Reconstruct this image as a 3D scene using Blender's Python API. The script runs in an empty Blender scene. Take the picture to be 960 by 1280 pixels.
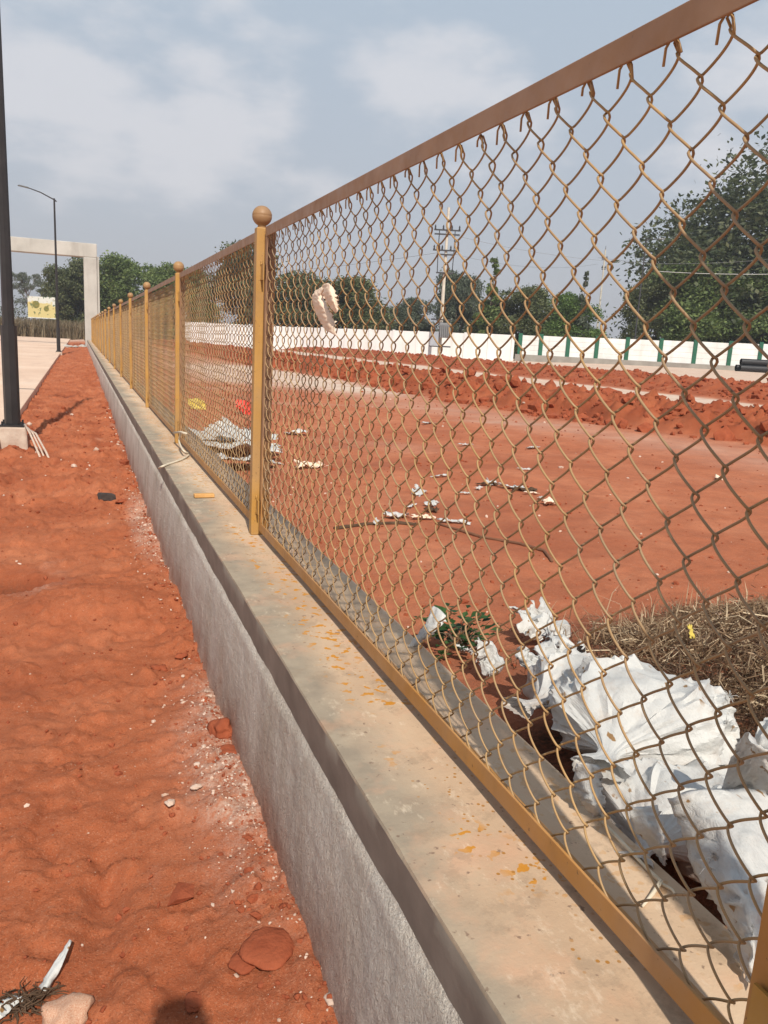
import bpy, bmesh, math, random
import numpy as np
from mathutils import Vector, Matrix, noise as mnoise

random.seed(7); rng = np.random.default_rng(7)
sc = bpy.context.scene
COL = sc.collection
R_ = math.radians

# ------------------------------------------------------------------ camera
EYE = 1.40
F, YAW, PITCH, ROLL = 1000.0, .3675, .2076, .0545        # focal length in pixels of a 960 wide frame
cy, sy, cp, sp = math.cos(YAW), math.sin(YAW), math.cos(PITCH), math.sin(PITCH)
FW = Vector((sy*cp, cy*cp, -sp)); RR = Vector((cy, -sy, 0)); UU = RR.cross(FW)
cr, sr = math.cos(ROLL), math.sin(ROLL)
RT = cr*RR + sr*UU; UP = -sr*RR + cr*UU
cam = bpy.data.cameras.new('camera'); camo = bpy.data.objects.new('camera', cam); COL.objects.link(camo)
camo.matrix_world = Matrix(((RT.x, UP.x, -FW.x, 0), (RT.y, UP.y, -FW.y, 0), (RT.z, UP.z, -FW.z, EYE), (0, 0, 0, 1)))
cam.sensor_fit = 'HORIZONTAL'; cam.sensor_width = 36; cam.lens = 36*F/960
cam.clip_start = .02; cam.clip_end = 3000
sc.camera = camo

def at(px, py, z=None, X=None, depth=None, Y=None):
    """a point of the place on the line of sight through a photo pixel: at height z, on the plane x=X, or at a depth in metres"""
    d = FW + (px-480)/F*RT + (640-py)/F*UP
    if z is not None: d = d*((z-EYE)/d.z)
    elif X is not None: d = d*(X/d.x)
    elif Y is not None: d = d*(Y/d.y)
    else: d = d*depth
    return Vector((d.x, d.y, d.z+EYE))

# ------------------------------------------------------------------ sky, sun, exposure
SUN_EL = R_(44); SX = -.088                                # to the sun: behind the camera, a touch to the left
sdir = Vector((SX, -math.sqrt(math.cos(SUN_EL)**2-SX*SX), math.sin(SUN_EL)))
w = bpy.data.worlds.new('World'); sc.world = w; w.use_nodes = True
nt = w.node_tree; nt.nodes.clear()
def N(t, ty, **k):
    n = t.nodes.new(ty)
    for a, b in k.items(): setattr(n, a, b)
    return n
def L(t, a, b): t.links.new(a, b)
out = N(nt, 'ShaderNodeOutputWorld'); bg = N(nt, 'ShaderNodeBackground'); bg.inputs[1].default_value = .1
sky = N(nt, 'ShaderNodeTexSky', sky_type='NISHITA', sun_disc=False, sun_elevation=SUN_EL, sun_rotation=math.atan2(sdir.x, sdir.y), dust_density=4.0, air_density=1.2)
tc = N(nt, 'ShaderNodeTexCoord'); sep = N(nt, 'ShaderNodeSeparateXYZ'); L(nt, tc.outputs['Generated'], sep.inputs[0])
grad = N(nt, 'ShaderNodeValToRGB'); L(nt, sep.outputs['Z'], grad.inputs[0])
e = grad.color_ramp.elements
e[0].position = 0; e[0].color = (.57, .57, .61, 1)
e[1].position = 1; e[1].color = (.38, .46, .57, 1)
m1 = e.new(.16); m1.color = (.53, .575, .65, 1)
m2 = e.new(.42); m2.color = (.49, .59, .70, 1)
gs = N(nt, 'ShaderNodeVectorMath', operation='SCALE'); gs.inputs['Scale'].default_value = 10; L(nt, grad.outputs[0], gs.inputs[0])
mx = N(nt, 'ShaderNodeMix', data_type='RGBA'); mx.inputs[0].default_value = .88; L(nt, sky.outputs[0], mx.inputs[6]); L(nt, gs.outputs[0], mx.inputs[7])
# clouds: noise on the dome, flattened towards the horizon
mp = N(nt, 'ShaderNodeMapping'); mp.inputs['Scale'].default_value = (1, 1, 2.3); mp.inputs['Location'].default_value = (5.2, 1.4, 2.7); L(nt, tc.outputs['Generated'], mp.inputs[0])
cn = N(nt, 'ShaderNodeTexNoise'); cn.inputs['Scale'].default_value = 6.2; cn.inputs['Detail'].default_value = 7; cn.inputs['Roughness'].default_value = .52; L(nt, mp.outputs[0], cn.inputs[0])
acc = cn.outputs[0]
for px_, py_, rad_, amt in ((150, 30, 13, .15), (285, 185, 6, .15), (40, 165, 6, .14), (590, 125, 9, .16), (440, 205, 7, .12), (950, 175, 9, .14), (300, 110, 5, .10), (1300, -200, 22, .12), (-600, 100, 16, .13)):
    d_ = (FW + (px_-480)/F*RT + (640-py_)/F*UP).normalized()      # a bank of cumulus in this part of the sky
    dt = N(nt, 'ShaderNodeVectorMath', operation='DOT_PRODUCT'); L(nt, tc.outputs['Generated'], dt.inputs[0]); dt.inputs[1].default_value = d_
    mr = N(nt, 'ShaderNodeMapRange', interpolation_type='SMOOTHSTEP'); L(nt, dt.outputs['Value'], mr.inputs[0])
    mr.inputs[1].default_value = math.cos(R_(rad_)); mr.inputs[2].default_value = 1; mr.inputs[3].default_value = 0; mr.inputs[4].default_value = amt
    ad = N(nt, 'ShaderNodeMath', operation='ADD'); L(nt, acc, ad.inputs[0]); L(nt, mr.outputs[0], ad.inputs[1]); acc = ad.outputs[0]
crp = N(nt, 'ShaderNodeValToRGB'); L(nt, acc, crp.inputs[0]); crp.color_ramp.elements[0].position = .55; crp.color_ramp.elements[1].position = .80
crp.color_ramp.interpolation = 'EASE'
cm = N(nt, 'ShaderNodeMath', operation='MULTIPLY'); cm.inputs[1].default_value = .58; L(nt, crp.outputs[0], cm.inputs[0])
mx2 = N(nt, 'ShaderNodeMix', data_type='RGBA'); L(nt, cm.outputs[0], mx2.inputs[0]); L(nt, mx.outputs[2], mx2.inputs[6]); mx2.inputs[7].default_value = (8.3, 8.1, 8.3, 1)
L(nt, mx2.outputs[2], bg.inputs[0]); L(nt, bg.outputs[0], out.inputs[0])
sl = bpy.data.lights.new('sun', 'SUN'); sl.energy = 5.0; sl.angle = R_(.6); sl.color = (1, .925, .81)
so = bpy.data.objects.new('sun', sl); COL.objects.link(so); so.rotation_euler = sdir.to_track_quat('Z', 'Y').to_euler(); so.location = (0, -5, 12)
sc.view_settings.view_transform = 'Standard'; sc.view_settings.look = 'None'; sc.view_settings.exposure = 0; sc.view_settings.gamma = 1

# ------------------------------------------------------------------ numpy noise
def pn(x, y, seed=0):
    ix = np.floor(x).astype(np.int64); iy = np.floor(y).astype(np.int64); fx = x-ix; fy = y-iy
    def h(a, b):
        v = (a*374761393 + b*668265263 + seed*2147483 + 12345) & 0xffffffff
        v = ((v ^ (v >> 13))*1274126177) & 0xffffffff; v = v ^ (v >> 16)
        return (v & 0xffff)/65536.*2*math.pi
    def g(a, b, dx, dy): t = h(a, b); return np.cos(t)*dx + np.sin(t)*dy
    u = fx*fx*fx*(fx*(fx*6-15)+10); v = fy*fy*fy*(fy*(fy*6-15)+10)
    a = g(ix, iy, fx, fy); b = g(ix+1, iy, fx-1, fy); c = g(ix, iy+1, fx, fy-1); d = g(ix+1, iy+1, fx-1, fy-1)
    return 1.5*((a*(1-u)+b*u)*(1-v) + (c*(1-u)+d*u)*v)
def fbm(x, y, s, o=4, seed=0, gain=.5):
    r = 0; a = 1; t = 0
    for i in range(o):
        r = r + a*pn(x/s, y/s, seed+i*17); t += a; a *= gain; s = s/2.03
    return r/t
def ss(a, b, x): t = np.clip((x-a)/(b-a), 0, 1); return t*t*(3-2*t)

# ------------------------------------------------------------------ objects
def tag(o, label=None, cat=None, group=None, kind=None):
    for k, v in (('label', label), ('category', cat), ('group', group), ('kind', kind)):
        if v: o[k] = v
    return o
def empty(name, loc, label, cat, group=None, rz=0):
    o = bpy.data.objects.new(name, None); COL.objects.link(o); o.location = loc; o.rotation_euler.z = rz; o.empty_display_size = .1
    return tag(o, label, cat, group)
def link(name, me, parent=None, m=None, loc=None):
    o = bpy.data.objects.new(name, me); COL.objects.link(o)
    if m is not None and not me.materials:
        for q in (m if isinstance(m, (list, tuple)) else [m]): me.materials.append(q)
    if parent: o.parent = parent
    if loc is not None: o.location = loc
    return o
class MB:
    def __init__(s): s.v = []; s.f = []; s.n = 0; s.mi = []; s.k = 0
    def add(s, v, f, mi=0):
        b = s.n; s.v += [tuple(q) for q in v]; s.f += [tuple(b+i for i in q) for q in f]; s.n += len(v); s.mi += [mi]*len(f)
    def box(s, c, d, rot=None, mi=0, taper=1.):
        v = []
        for z in (-.5, .5):
            k = taper if z > 0 else 1
            for x, y in ((-.5, -.5), (.5, -.5), (.5, .5), (-.5, .5)):
                p = Vector((x*d[0]*k, y*d[1]*k, z*d[2]))
                if rot is not None: p = rot @ p
                v.append(p+Vector(c))
        s.add(v, [(3, 2, 1, 0), (4, 5, 6, 7), (0, 1, 5, 4), (1, 2, 6, 5), (2, 3, 7, 6), (3, 0, 4, 7)], mi)
    def tube(s, pts, r, n=8, cap=True, mi=0):
        pts = [Vector(p) for p in pts]; rs = r if isinstance(r, (list, tuple)) else [r]*len(pts)
        v = []; prev = None
        for i, p in enumerate(pts):
            t = (pts[min(i+1, len(pts)-1)]-pts[max(i-1, 0)]).normalized()
            if prev is None: a = t.orthogonal().normalized()
            else: a = (prev-prev.dot(t)*t).normalized()
            prev = a; b = t.cross(a)
            for k in range(n):
                q = 2*math.pi*k/n; v.append(p+rs[i]*(math.cos(q)*a+math.sin(q)*b))
        f = [(i*n+k, i*n+(k+1) % n, (i+1)*n+(k+1) % n, (i+1)*n+k) for i in range(len(pts)-1) for k in range(n)]
        if cap: f += [tuple(reversed(range(n))), tuple(range((len(pts)-1)*n, len(pts)*n))]
        s.add(v, f, mi)
    def lathe(s, prof, c=(0, 0, 0), n=20, mi=0):
        v = [(c[0]+r*math.cos(2*math.pi*k/n), c[1]+r*math.sin(2*math.pi*k/n), c[2]+z) for r, z in prof for k in range(n)]
        m = len(prof); f = [(i*n+k, i*n+(k+1) % n, (i+1)*n+(k+1) % n, (i+1)*n+k) for i in range(m-1) for k in range(n)]
        f += [tuple(reversed(range(n))), tuple(range((m-1)*n, m*n))]
        s.add(v, f, mi)
    def mesh(s, name='m', smooth=False):
        me = bpy.data.meshes.new(name); me.from_pydata(s.v, [], s.f)
        if any(s.mi): me.polygons.foreach_set('material_index', s.mi)
        if smooth: me.polygons.foreach_set('use_smooth', [True]*len(s.f))
        me.update(); return me
    def build(s, name, m, parent=None, loc=None, smooth=False, bevel=0):
        o = link(name, s.mesh(name, smooth), parent, m, loc)
        if bevel:
            b = o.modifiers.new('b', 'BEVEL'); b.width = bevel; b.segments = 2; b.limit_method = 'ANGLE'
        return o
def npmesh(name, V, Fq, smooth=True, attrs=None):
    me = bpy.data.meshes.new(name); V = np.asarray(V, np.float32); Fq = np.asarray(Fq, np.int32); k = Fq.shape[1]
    me.vertices.add(len(V)); me.vertices.foreach_set('co', V.ravel())
    me.loops.add(Fq.size); me.loops.foreach_set('vertex_index', Fq.ravel())
    me.polygons.add(len(Fq)); me.polygons.foreach_set('loop_start', np.arange(0, Fq.size, k, dtype=np.int32))
    me.polygons.foreach_set('use_smooth', np.full(len(Fq), smooth))
    me.update(calc_edges=True); me.validate()
    for a, d in (attrs or {}).items():
        at_ = me.attributes.new(a, 'FLOAT', 'POINT'); at_.data.foreach_set('value', np.asarray(d, np.float32).ravel())
    return me
def gridfaces(nx, ny):
    i = np.arange((nx-1)*(ny-1)); a = (i // (nx-1))*nx + i % (nx-1)
    return np.c_[a, a+1, a+nx+1, a+nx]

# ------------------------------------------------------------------ materials
def newmat(name, rough=.8, spec=.3, metal=0):
    m = bpy.data.materials.new(name); m.use_nodes = True; t = m.node_tree; b = t.nodes['Principled BSDF']
    b.inputs['Roughness'].default_value = rough; b.inputs['Specular IOR Level'].default_value = spec; b.inputs['Metallic'].default_value = metal
    return m, t, b
def coord(t, kind='Object'):
    if kind == 'World': return N(t, 'ShaderNodeNewGeometry').outputs['Position']
    return N(t, 'ShaderNodeTexCoord').outputs[kind]
def noi(t, c, s, det=4, ro=.55, scale=None):
    n = N(t, 'ShaderNodeTexNoise'); n.inputs['Scale'].default_value = s; n.inputs['Detail'].default_value = det; n.inputs['Roughness'].default_value = ro
    if scale:
        mp = N(t, 'ShaderNodeMapping'); mp.inputs['Scale'].default_value = scale; L(t, c, mp.inputs[0]); c = mp.outputs[0]
    L(t, c, n.inputs[0]); return n.outputs[0]
def ramp(t, v, *st, interp='LINEAR'):
    r = N(t, 'ShaderNodeValToRGB'); r.color_ramp.interpolation = interp; e = r.color_ramp.elements
    while len(e) < len(st): e.new(.5)
    for i, (p, c) in enumerate(st):
        e[i].position = p; e[i].color = (*c, 1) if isinstance(c, tuple) else (c, c, c, 1)
    L(t, v, r.inputs[0]); return r.outputs[0]
def mix(t, f, a, b, mode='MIX'):
    n = N(t, 'ShaderNodeMix', data_type='RGBA', blend_type=mode)
    for s, v in ((0, f), (6, a), (7, b)):
        if isinstance(v, tuple): n.inputs[s].default_value = (*v, 1)
        elif isinstance(v, (int, float)): n.inputs[s].default_value = v
        else: L(t, v, n.inputs[s])
    return n.outputs[2]
def math_(t, op, a, b=None):
    n = N(t, 'ShaderNodeMath', operation=op, use_clamp=False)
    for i, v in ((0, a), (1, b)):
        if v is None: continue
        if isinstance(v, (int, float)): n.inputs[i].default_value = v
        else: L(t, v, n.inputs[i])
    return n.outputs[0]
def bump(t, b, h, st, dist=.01, prev=None):
    n = N(t, 'ShaderNodeBump'); n.inputs['Strength'].default_value = st; n.inputs['Distance'].default_value = dist; L(t, h, n.inputs['Height'])
    if prev is not None: L(t, prev, n.inputs['Normal'])
    L(t, n.outputs[0], b.inputs['Normal']); return n.outputs[0]
def attr(t, name): n = N(t, 'ShaderNodeAttribute', attribute_name=name); return n.outputs['Fac']
def simple(name, c1, c2, s=8, rough=.8, spec=.3, bs=0, bscale=60, bd=.004, metal=0, kind='Object'):
    m, t, b = newmat(name, rough, spec, metal); c = coord(t, kind)
    L(t, ramp(t, noi(t, c, s), (.3, c1), (.7, c2)), b.inputs['Base Color'])
    if bs: bump(t, b, noi(t, c, bscale, 5, .6), bs, bd)
    return m

def soil_mat():
    m, t, b = newmat('red_soil', .95, .1); c = coord(t, 'World')
    base = ramp(t, noi(t, c, 1.3, 6, .6), (.28, (.34, .090, .037)), (.5, (.43, .127, .055)), (.72, (.52, .185, .09)))
    base = mix(t, math_(t, 'MULTIPLY', ramp(t, noi(t, c, 9, 6, .65), (.42, 0.), (.7, 1.)), .45), base, (.24, .068, .032))
    base = mix(t, math_(t, 'MULTIPLY', ramp(t, noi(t, c, 46, 5, .7), (.5, 0.), (.75, 1.)), .5), base, (.47, .19, .105))
    base = mix(t, ramp(t, noi(t, c, 210, 3, .6), (.56, 0.), (.70, .7)), base, (.52, .25, .15))
    base = mix(t, ramp(t, noi(t, c, 150, 3, .6), (.57, 0.), (.68, .55)), base, (.17, .045, .022))
    # small pale grit
    v = N(t, 'ShaderNodeTexVoronoi'); v.inputs['Scale'].default_value = 42; L(t, c, v.inputs[0])
    grit = math_(t, 'MULTIPLY', ramp(t, v.outputs['Distance'], (.10, 1.), (.17, 0.)), ramp(t, noi(t, c, 3.1, 3), (.55, 0.), (.68, 1.)))
    base = mix(t, grit, base, (.50, .33, .24))
    # pale mortar / dust where the attribute says
    p = attr(t, 'pale')
    pn_ = math_(t, 'MULTIPLY', p, ramp(t, noi(t, c, 70, 4, .75), (.40, .25), (.62, 1.)))
    base = mix(t, pn_, base, mix(t, noi(t, c, 12), (.50, .33, .25), (.62, .50, .42)))
    base = mix(t, attr(t, 'moist_shade'), base, mix(t, noi(t, c, 4, 4), (.19, .046, .022), (.33, .085, .038)))
    base = mix(t, attr(t, 'wash'), base, mix(t, noi(t, c, .8), (.56, .42, .32), (.64, .54, .45)))
    base = mix(t, math_(t, 'MULTIPLY', attr(t, 'litter'), ramp(t, noi(t, c, 60, 4, .7), (.35, .3), (.6, 1.))), base, (.085, .052, .034))  # heap litter, and painted darkness inside the verge hollow
    L(t, base, b.inputs['Base Color'])
    n1 = bump(t, b, noi(t, c, 22, 8, .74), .32, .03)
    n2 = bump(t, b, noi(t, c, 120, 5, .75), .7, .008, n1); bump(t, b, noi(t, c, 330, 3, .7), .8, .003, n2)
    return m
M = {}
M['soil'] = soil_mat()

def paint_mat(name, c1, c2, dusty=(.40, .27, .19), df=.35, high=False):
    m, t, b = newmat(name, .5, .35); c = coord(t, 'World')
    base = ramp(t, noi(t, c, 5, 5), (.3, c1), (.7, c2))
    base = mix(t, math_(t, 'MULTIPLY', ramp(t, noi(t, c, 3.1, 6, .65), (.38, 0.), (.66, 1.)), df), base, dusty)
    base = mix(t, ramp(t, noi(t, c, 75, 4, .6), (.66, 0.), (.70, .8)), base, (.12, .065, .035))
    base = mix(t, math_(t, 'MULTIPLY', ramp(t, noi(t, c, 16, 6, .7, (1, 1, .3)), (.52, 0.), (.7, 1.)), .35), base, (.24, .13, .05))
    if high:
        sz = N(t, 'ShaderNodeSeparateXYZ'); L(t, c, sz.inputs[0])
        base = mix(t, ramp(t, sz.outputs['Z'], (.9, 0.), (1., .8)), base, ramp(t, noi(t, c, 9, 5), (.3, (.22, .125, .078)), (.7, (.31, .19, .125))))  # upper rail dulled to brown: its weak grazing light put into the paint
    L(t, base, b.inputs['Base Color'])
    L(t, ramp(t, noi(t, c, 30), (.3, .42), (.7, .65)), b.inputs['Roughness'])
    bump(t, b, noi(t, c, 90, 4), .12, .002); return m
M['paint'] = paint_mat('ochre_gloss_paint', (.38, .195, .036), (.50, .27, .06), (.33, .22, .13), .55)
M['ball'] = paint_mat('dusty_ball_paint', (.30, .165, .06), (.40, .24, .105), (.24, .15, .10), .6)
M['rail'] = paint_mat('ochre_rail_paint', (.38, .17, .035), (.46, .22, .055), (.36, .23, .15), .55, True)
M['wire'] = paint_mat('ochre_wire_paint', (.31, .18, .07), (.44, .275, .115), (.24, .18, .13), .6)

def coping_mat():
    m, t, b = newmat('coping_concrete', .88, .2); c = coord(t, 'World')
    sepp = N(t, 'ShaderNodeSeparateXYZ'); L(t, c, sepp.inputs[0])
    base = ramp(t, noi(t, c, 2.2, 6, .6, (1, .35, 1)), (.30, (.42, .29, .19)), (.52, (.56, .41, .28)), (.75, (.62, .50, .37)))
    # grey weathered film towards the left edge, wandering
    edge = math_(t, 'ADD', sepp.outputs['X'], math_(t, 'MULTIPLY', math_(t, 'SUBTRACT', noi(t, c, 1.6, 5, .6), .5), .42))
    g = ramp(t, math_(t, 'MULTIPLY', math_(t, 'SUBTRACT', edge, .45), 3.0), (.26, 1.), (.60, 0.))
    base = mix(t, math_(t, 'MULTIPLY', g, .85), base, ramp(t, noi(t, c, 14, 5), (.3, (.21, .18, .14)), (.7, (.33, .28, .21))))
    base = mix(t, math_(t, 'MULTIPLY', ramp(t, noi(t, c, 6, 5, .65), (.52, 0.), (.7, 1.)), .4), base, (.62, .33, .20))
    base = mix(t, ramp(t, noi(t, c, 55, 3), (.66, 0.), (.72, .7)), base, (.16, .10, .07))
    base = mix(t, ramp(t, noi(t, c, 28, 6, .7, (1, .5, 1)), (.58, 0.), (.72, .55)), base, (.70, .58, .44))
    base = mix(t, math_(t, 'MULTIPLY', ramp(t, noi(t, c, 11, 6, .75), (.54, 0.), (.62, 1.)), .35), base, (.26, .19, .13))
    # dripped paint under the rail
    band = ramp(t, sepp.outputs['X'], (.56, 0.), (.615, 1.), (.69, 1.), (.75, .3))
    dr = math_(t, 'MULTIPLY', ramp(t, noi(t, c, 42, 2, .5), (.60, 0.), (.62, 1.)), ramp(t, noi(t, c, 3.7, 2), (.46, 0.), (.52, 1.)))
    dr = math_(t, 'MULTIPLY', dr, band)
    base = mix(t, dr, base, (.50, .22, .03))
    vo = N(t, 'ShaderNodeTexVoronoi'); vo.inputs['Scale'].default_value = 55; L(t, c, vo.inputs[0])
    sp_ = math_(t, 'MULTIPLY', ramp(t, vo.outputs['Distance'], (.15, 1.), (.21, 0.)), ramp(t, noi(t, c, 5.1, 3), (.5, 0.), (.6, 1.)))
    base = mix(t, math_(t, 'MULTIPLY', sp_, band), base, (.36, .17, .04))
    L(t, base, b.inputs['Base Color'])
    n1 = bump(t, b, noi(t, c, 18, 7, .65), .25, .01); bump(t, b, noi(t, c, 160, 4, .7), .25, .003, n1)
    return m
def plaster_mat():
    m, t, b = newmat('rough_plaster', .9, .25); c = coord(t, 'World')
    base = ramp(t, noi(t, c, 3, 7, .65, (1, 1, .6)), (.3, (.50, .43, .35)), (.5, (.70, .63, .54)), (.72, (.86, .80, .71)))
    stx = ramp(t, noi(t, c, 9, 5, .6, (1, 1, .12)), (.40, 0.), (.68, 1.))
    base = mix(t, math_(t, 'MULTIPLY', stx, .4), base, (.84, .80, .73))
    sepp = N(t, 'ShaderNodeSeparateXYZ'); L(t, c, sepp.inputs[0])
    low = ramp(t, math_(t, 'ADD', sepp.outputs['Z'], math_(t, 'MULTIPLY', math_(t, 'SUBTRACT', noi(t, c, 4, 6, .65), .5), .35)), (.0, .8), (.17, .25), (.34, 0.))
    base = mix(t, low, base, (.36, .13, .07))
    L(t, base, b.inputs['Base Color'])
    n1 = bump(t, b, noi(t, c, 14, 6, .6, (1, 1, .35)), .6, .025)
    n2 = bump(t, b, noi(t, c, 80, 5, .72, (1, 1, .6)), 1., .024, n1); bump(t, b, noi(t, c, 190, 2, .5), .6, .006, n2)
    return m
M['coping'] = coping_mat(); M['plaster'] = plaster_mat()
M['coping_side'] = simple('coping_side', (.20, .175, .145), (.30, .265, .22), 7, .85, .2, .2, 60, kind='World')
M['concrete'] = simple('pale_concrete', (.42, .39, .34), (.55, .52, .46), 1.2, .9, .2, .3, 12, .03, kind='World')
M['pedestal'] = simple('pedestal_concrete', (.40, .30, .24), (.55, .46, .38), 9, .9, .2, .4, 40, .01, kind='World')
M['plinth'] = simple('plinth_concrete', (.22, .20, .18), (.32, .30, .27), .9, .9, .2, kind='World')
M['black_metal'] = simple('black_pole_paint', (.018, .017, .018), (.030, .027, .028), 4, .45, .4)
M['galv'] = simple('weathered_steel', (.16, .16, .17), (.26, .26, .27), 6, .5, .5, metal=.4)
M['dark_iron'] = simple('dark_iron', (.03, .03, .035), (.06, .06, .065), 5, .6, .3)
M['rcc_pole'] = simple('concrete_pole', (.48, .44, .37), (.62, .58, .50), 2, .9, .2)
M['white_wall'] = simple('whitewashed_wall', (.62, .615, .59), (.72, .715, .69), .6, .9, .2, kind='World')
def stained(name, c1, c2, st, amt=.5):
    m, t, b = newmat(name, .9, .2); c = coord(t, 'World')
    base = ramp(t, noi(t, c, .6, 4), (.3, c1), (.7, c2))
    base = mix(t, math_(t, 'MULTIPLY', ramp(t, noi(t, c, 1.3, 6, .65, (1, 1, .16)), (.50, 0.), (.72, 1.)), amt), base, st)
    base = mix(t, math_(t, 'MULTIPLY', ramp(t, noi(t, c, .35, 6, .7), (.52, 0.), (.66, 1.)), amt*.8), base, tuple(k*1.15 for k in st))
    L(t, base, b.inputs['Base Color']); bump(t, b, noi(t, c, 9, 5), .2, .01); return m
M['white_wall'] = stained('whitewashed_wall', (.64, .645, .64), (.75, .755, .745), (.44, .40, .35), .35); M['concrete'] = stained('pale_concrete', (.36, .35, .32), (.49, .475, .44), (.22, .20, .18), .5)
M['green_post'] = simple('green_post_paint', (.015, .085, .05), (.02, .12, .07), 3, .6, .3)
M['pipe'] = simple('black_plastic_pipe', (.012, .012, .014), (.02, .02, .023), 5, .4, .4)
M['bark'] = simple('bark', (.10, .075, .055), (.19, .15, .11), 5, .95, .1)
M['sack_far'] = simple('faded_woven_plastic', (.36, .36, .34), (.56, .56, .53), 6, .6, .3, .3, 40, .01)
M['stick'] = simple('dark_stick', (.06, .035, .022), (.11, .07, .045), 14, .9, .1)
M['cord'] = simple('pale_cord', (.52, .45, .34), (.65, .58, .46), 30, .8, .2)
M['stone'] = simple('pale_stone', (.45, .30, .22), (.62, .50, .42), 20, .9, .2, .3, 60, .004)
M['clod'] = simple('red_clod', (.23, .058, .028), (.33, .092, .044), 14, .95, .1, .6, 60, .01, kind='World')
M['wood'] = simple('yellow_offcut', (.50, .26, .09), (.62, .36, .14), 30, .85, .2, .2, 90, .003)
M['slab'] = None

def road_mat():
    m, t, b = newmat('dusty_road_concrete', .9, .2); c = coord(t, 'World')
    base = ramp(t, noi(t, c, .35, 6, .6), (.3, (.60, .42, .31)), (.6, (.68, .50, .38)), (.75, (.66, .55, .45)))
    base = mix(t, math_(t, 'MULTIPLY', ramp(t, noi(t, c, 1.1, 6, .7, (1, .25, 1)), (.52, 0.), (.72, 1.)), .45), base, (.42, .28, .21))
    L(t, base, b.inputs['Base Color']); bump(t, b, noi(t, c, 30, 5), .15, .005); return m
M['road'] = road_mat()
def leaf_mat(name, c1, c2, c3):
    m, t, b = newmat(name, .55, .25)
    g = N(t, 'ShaderNodeNewGeometry')
    L(t, ramp(t, g.outputs['Random Per Island'], (0, c1), (.55, c2), (1, c3)), b.inputs['Base Color'])
    tr = N(t, 'ShaderNodeBsdfTranslucent'); tr.inputs[0].default_value = (*[min(1, k*1.6) for k in c2], 1)
    ms = N(t, 'ShaderNodeMixShader'); ms.inputs[0].default_value = .25
    o = t.nodes['Material Output']; L(t, b.outputs[0], ms.inputs[1]); L(t, tr.outputs[0], ms.inputs[2]); L(t, ms.outputs[0], o.inputs[0])
    return m
M['leaf_dark'] = leaf_mat('leaf_dark', (.042, .056, .022), (.088, .105, .042), (.175, .185, .09))
M['leaf_big'] = leaf_mat('leaf_big', (.028, .040, .018), (.06, .078, .034), (.14, .15, .08))
M['leaf_mid'] = leaf_mat('leaf_mid', (.052, .08, .024), (.105, .15, .045), (.19, .235, .08))
M['leaf_light'] = leaf_mat('leaf_light', (.05, .085, .02), (.09, .15, .035), (.16, .23, .07))
M['leaf_grey'] = leaf_mat('leaf_grey', (.05, .065, .04), (.085, .105, .07), (.14, .16, .11))
M['film'] = simple('grey_film', (.42, .40, .38), (.60, .58, .55), 30, .4, .4, .3, 60, .004)
M['weed'] = leaf_mat('weed_leaf', (.015, .04, .012), (.03, .075, .02), (.06, .12, .035))
M['straw'] = leaf_mat('straw', (.13, .075, .042), (.34, .23, .14), (.66, .53, .36))
M['roots'] = leaf_mat('rotten_roots', (.04, .022, .014), (.11, .062, .036), (.22, .14, .085))
M['scrub'] = leaf_mat('dry_scrub', (.09, .07, .04), (.19, .14, .085), (.30, .24, .15))

def sack_mat(name='white_woven_sack', dirt=.5, foot=True):
    m, t, b = newmat(name, .5, .35); c = coord(t, 'World'); o = coord(t, 'Object')
    base = ramp(t, noi(t, c, 6, 5), (.3, (.52, .52, .51)), (.6, (.64, .635, .61)))
    base = mix(t, math_(t, 'MULTIPLY', ramp(t, noi(t, c, 13, 6, .7), (.55, 0.), (.72, 1.)), dirt), base, (.46, .36, .28))
    fl = math_(t, 'MULTIPLY', ramp(t, noi(t, c, 60, 2, .4, (1, .6, .6)), (.66, 0.), (.69, 1.)), ramp(t, noi(t, c, 7, 2), (.48, 0.), (.55, 1.)))
    base = mix(t, fl, base, (.30, .17, .07))
    sz = N(t, 'ShaderNodeSeparateXYZ'); L(t, c, sz.inputs[0])
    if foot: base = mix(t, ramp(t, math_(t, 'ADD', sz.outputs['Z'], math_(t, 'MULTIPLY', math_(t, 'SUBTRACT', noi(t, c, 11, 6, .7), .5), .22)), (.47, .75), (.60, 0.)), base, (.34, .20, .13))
    L(t, base, b.inputs['Base Color'])
    n1 = bump(t, b, noi(t, c, 30, 6, .62, (1, .35, 1)), .6, .014)
    wv = N(t, 'ShaderNodeTexWave'); wv.inputs['Scale'].default_value = 160; L(t, c, wv.inputs[0])
    bump(t, b, wv.outputs[0], .25, .001, n1)
    tr = N(t, 'ShaderNodeBsdfTranslucent'); tr.inputs[0].default_value = (.7, .68, .63, 1)
    ms = N(t, 'ShaderNodeMixShader'); ms.inputs[0].default_value = .15
    oo = t.nodes['Material Output']; L(t, b.outputs[0], ms.inputs[1]); L(t, tr.outputs[0], ms.inputs[2]); L(t, ms.outputs[0], oo.inputs[0])
    return m
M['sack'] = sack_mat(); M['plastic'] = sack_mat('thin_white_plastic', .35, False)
def flat(name, c, rough=.6, spec=.3): return simple(name, tuple(k*.85 for k in c), c, 20, rough, spec)
M['yellow'] = flat('yellow_plastic', (.62, .48, .10)); M['red'] = flat('red_plastic', (.75, .07, .05)); M['beige'] = flat('beige_cloth', (.80, .62, .48), .8, .1)
M['black'] = flat('black_rubber', (.02, .02, .02)); M['chrome'] = simple('chrome', (.5, .5, .5), (.6, .6, .6), 5, .25, .5, metal=.9)

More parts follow.
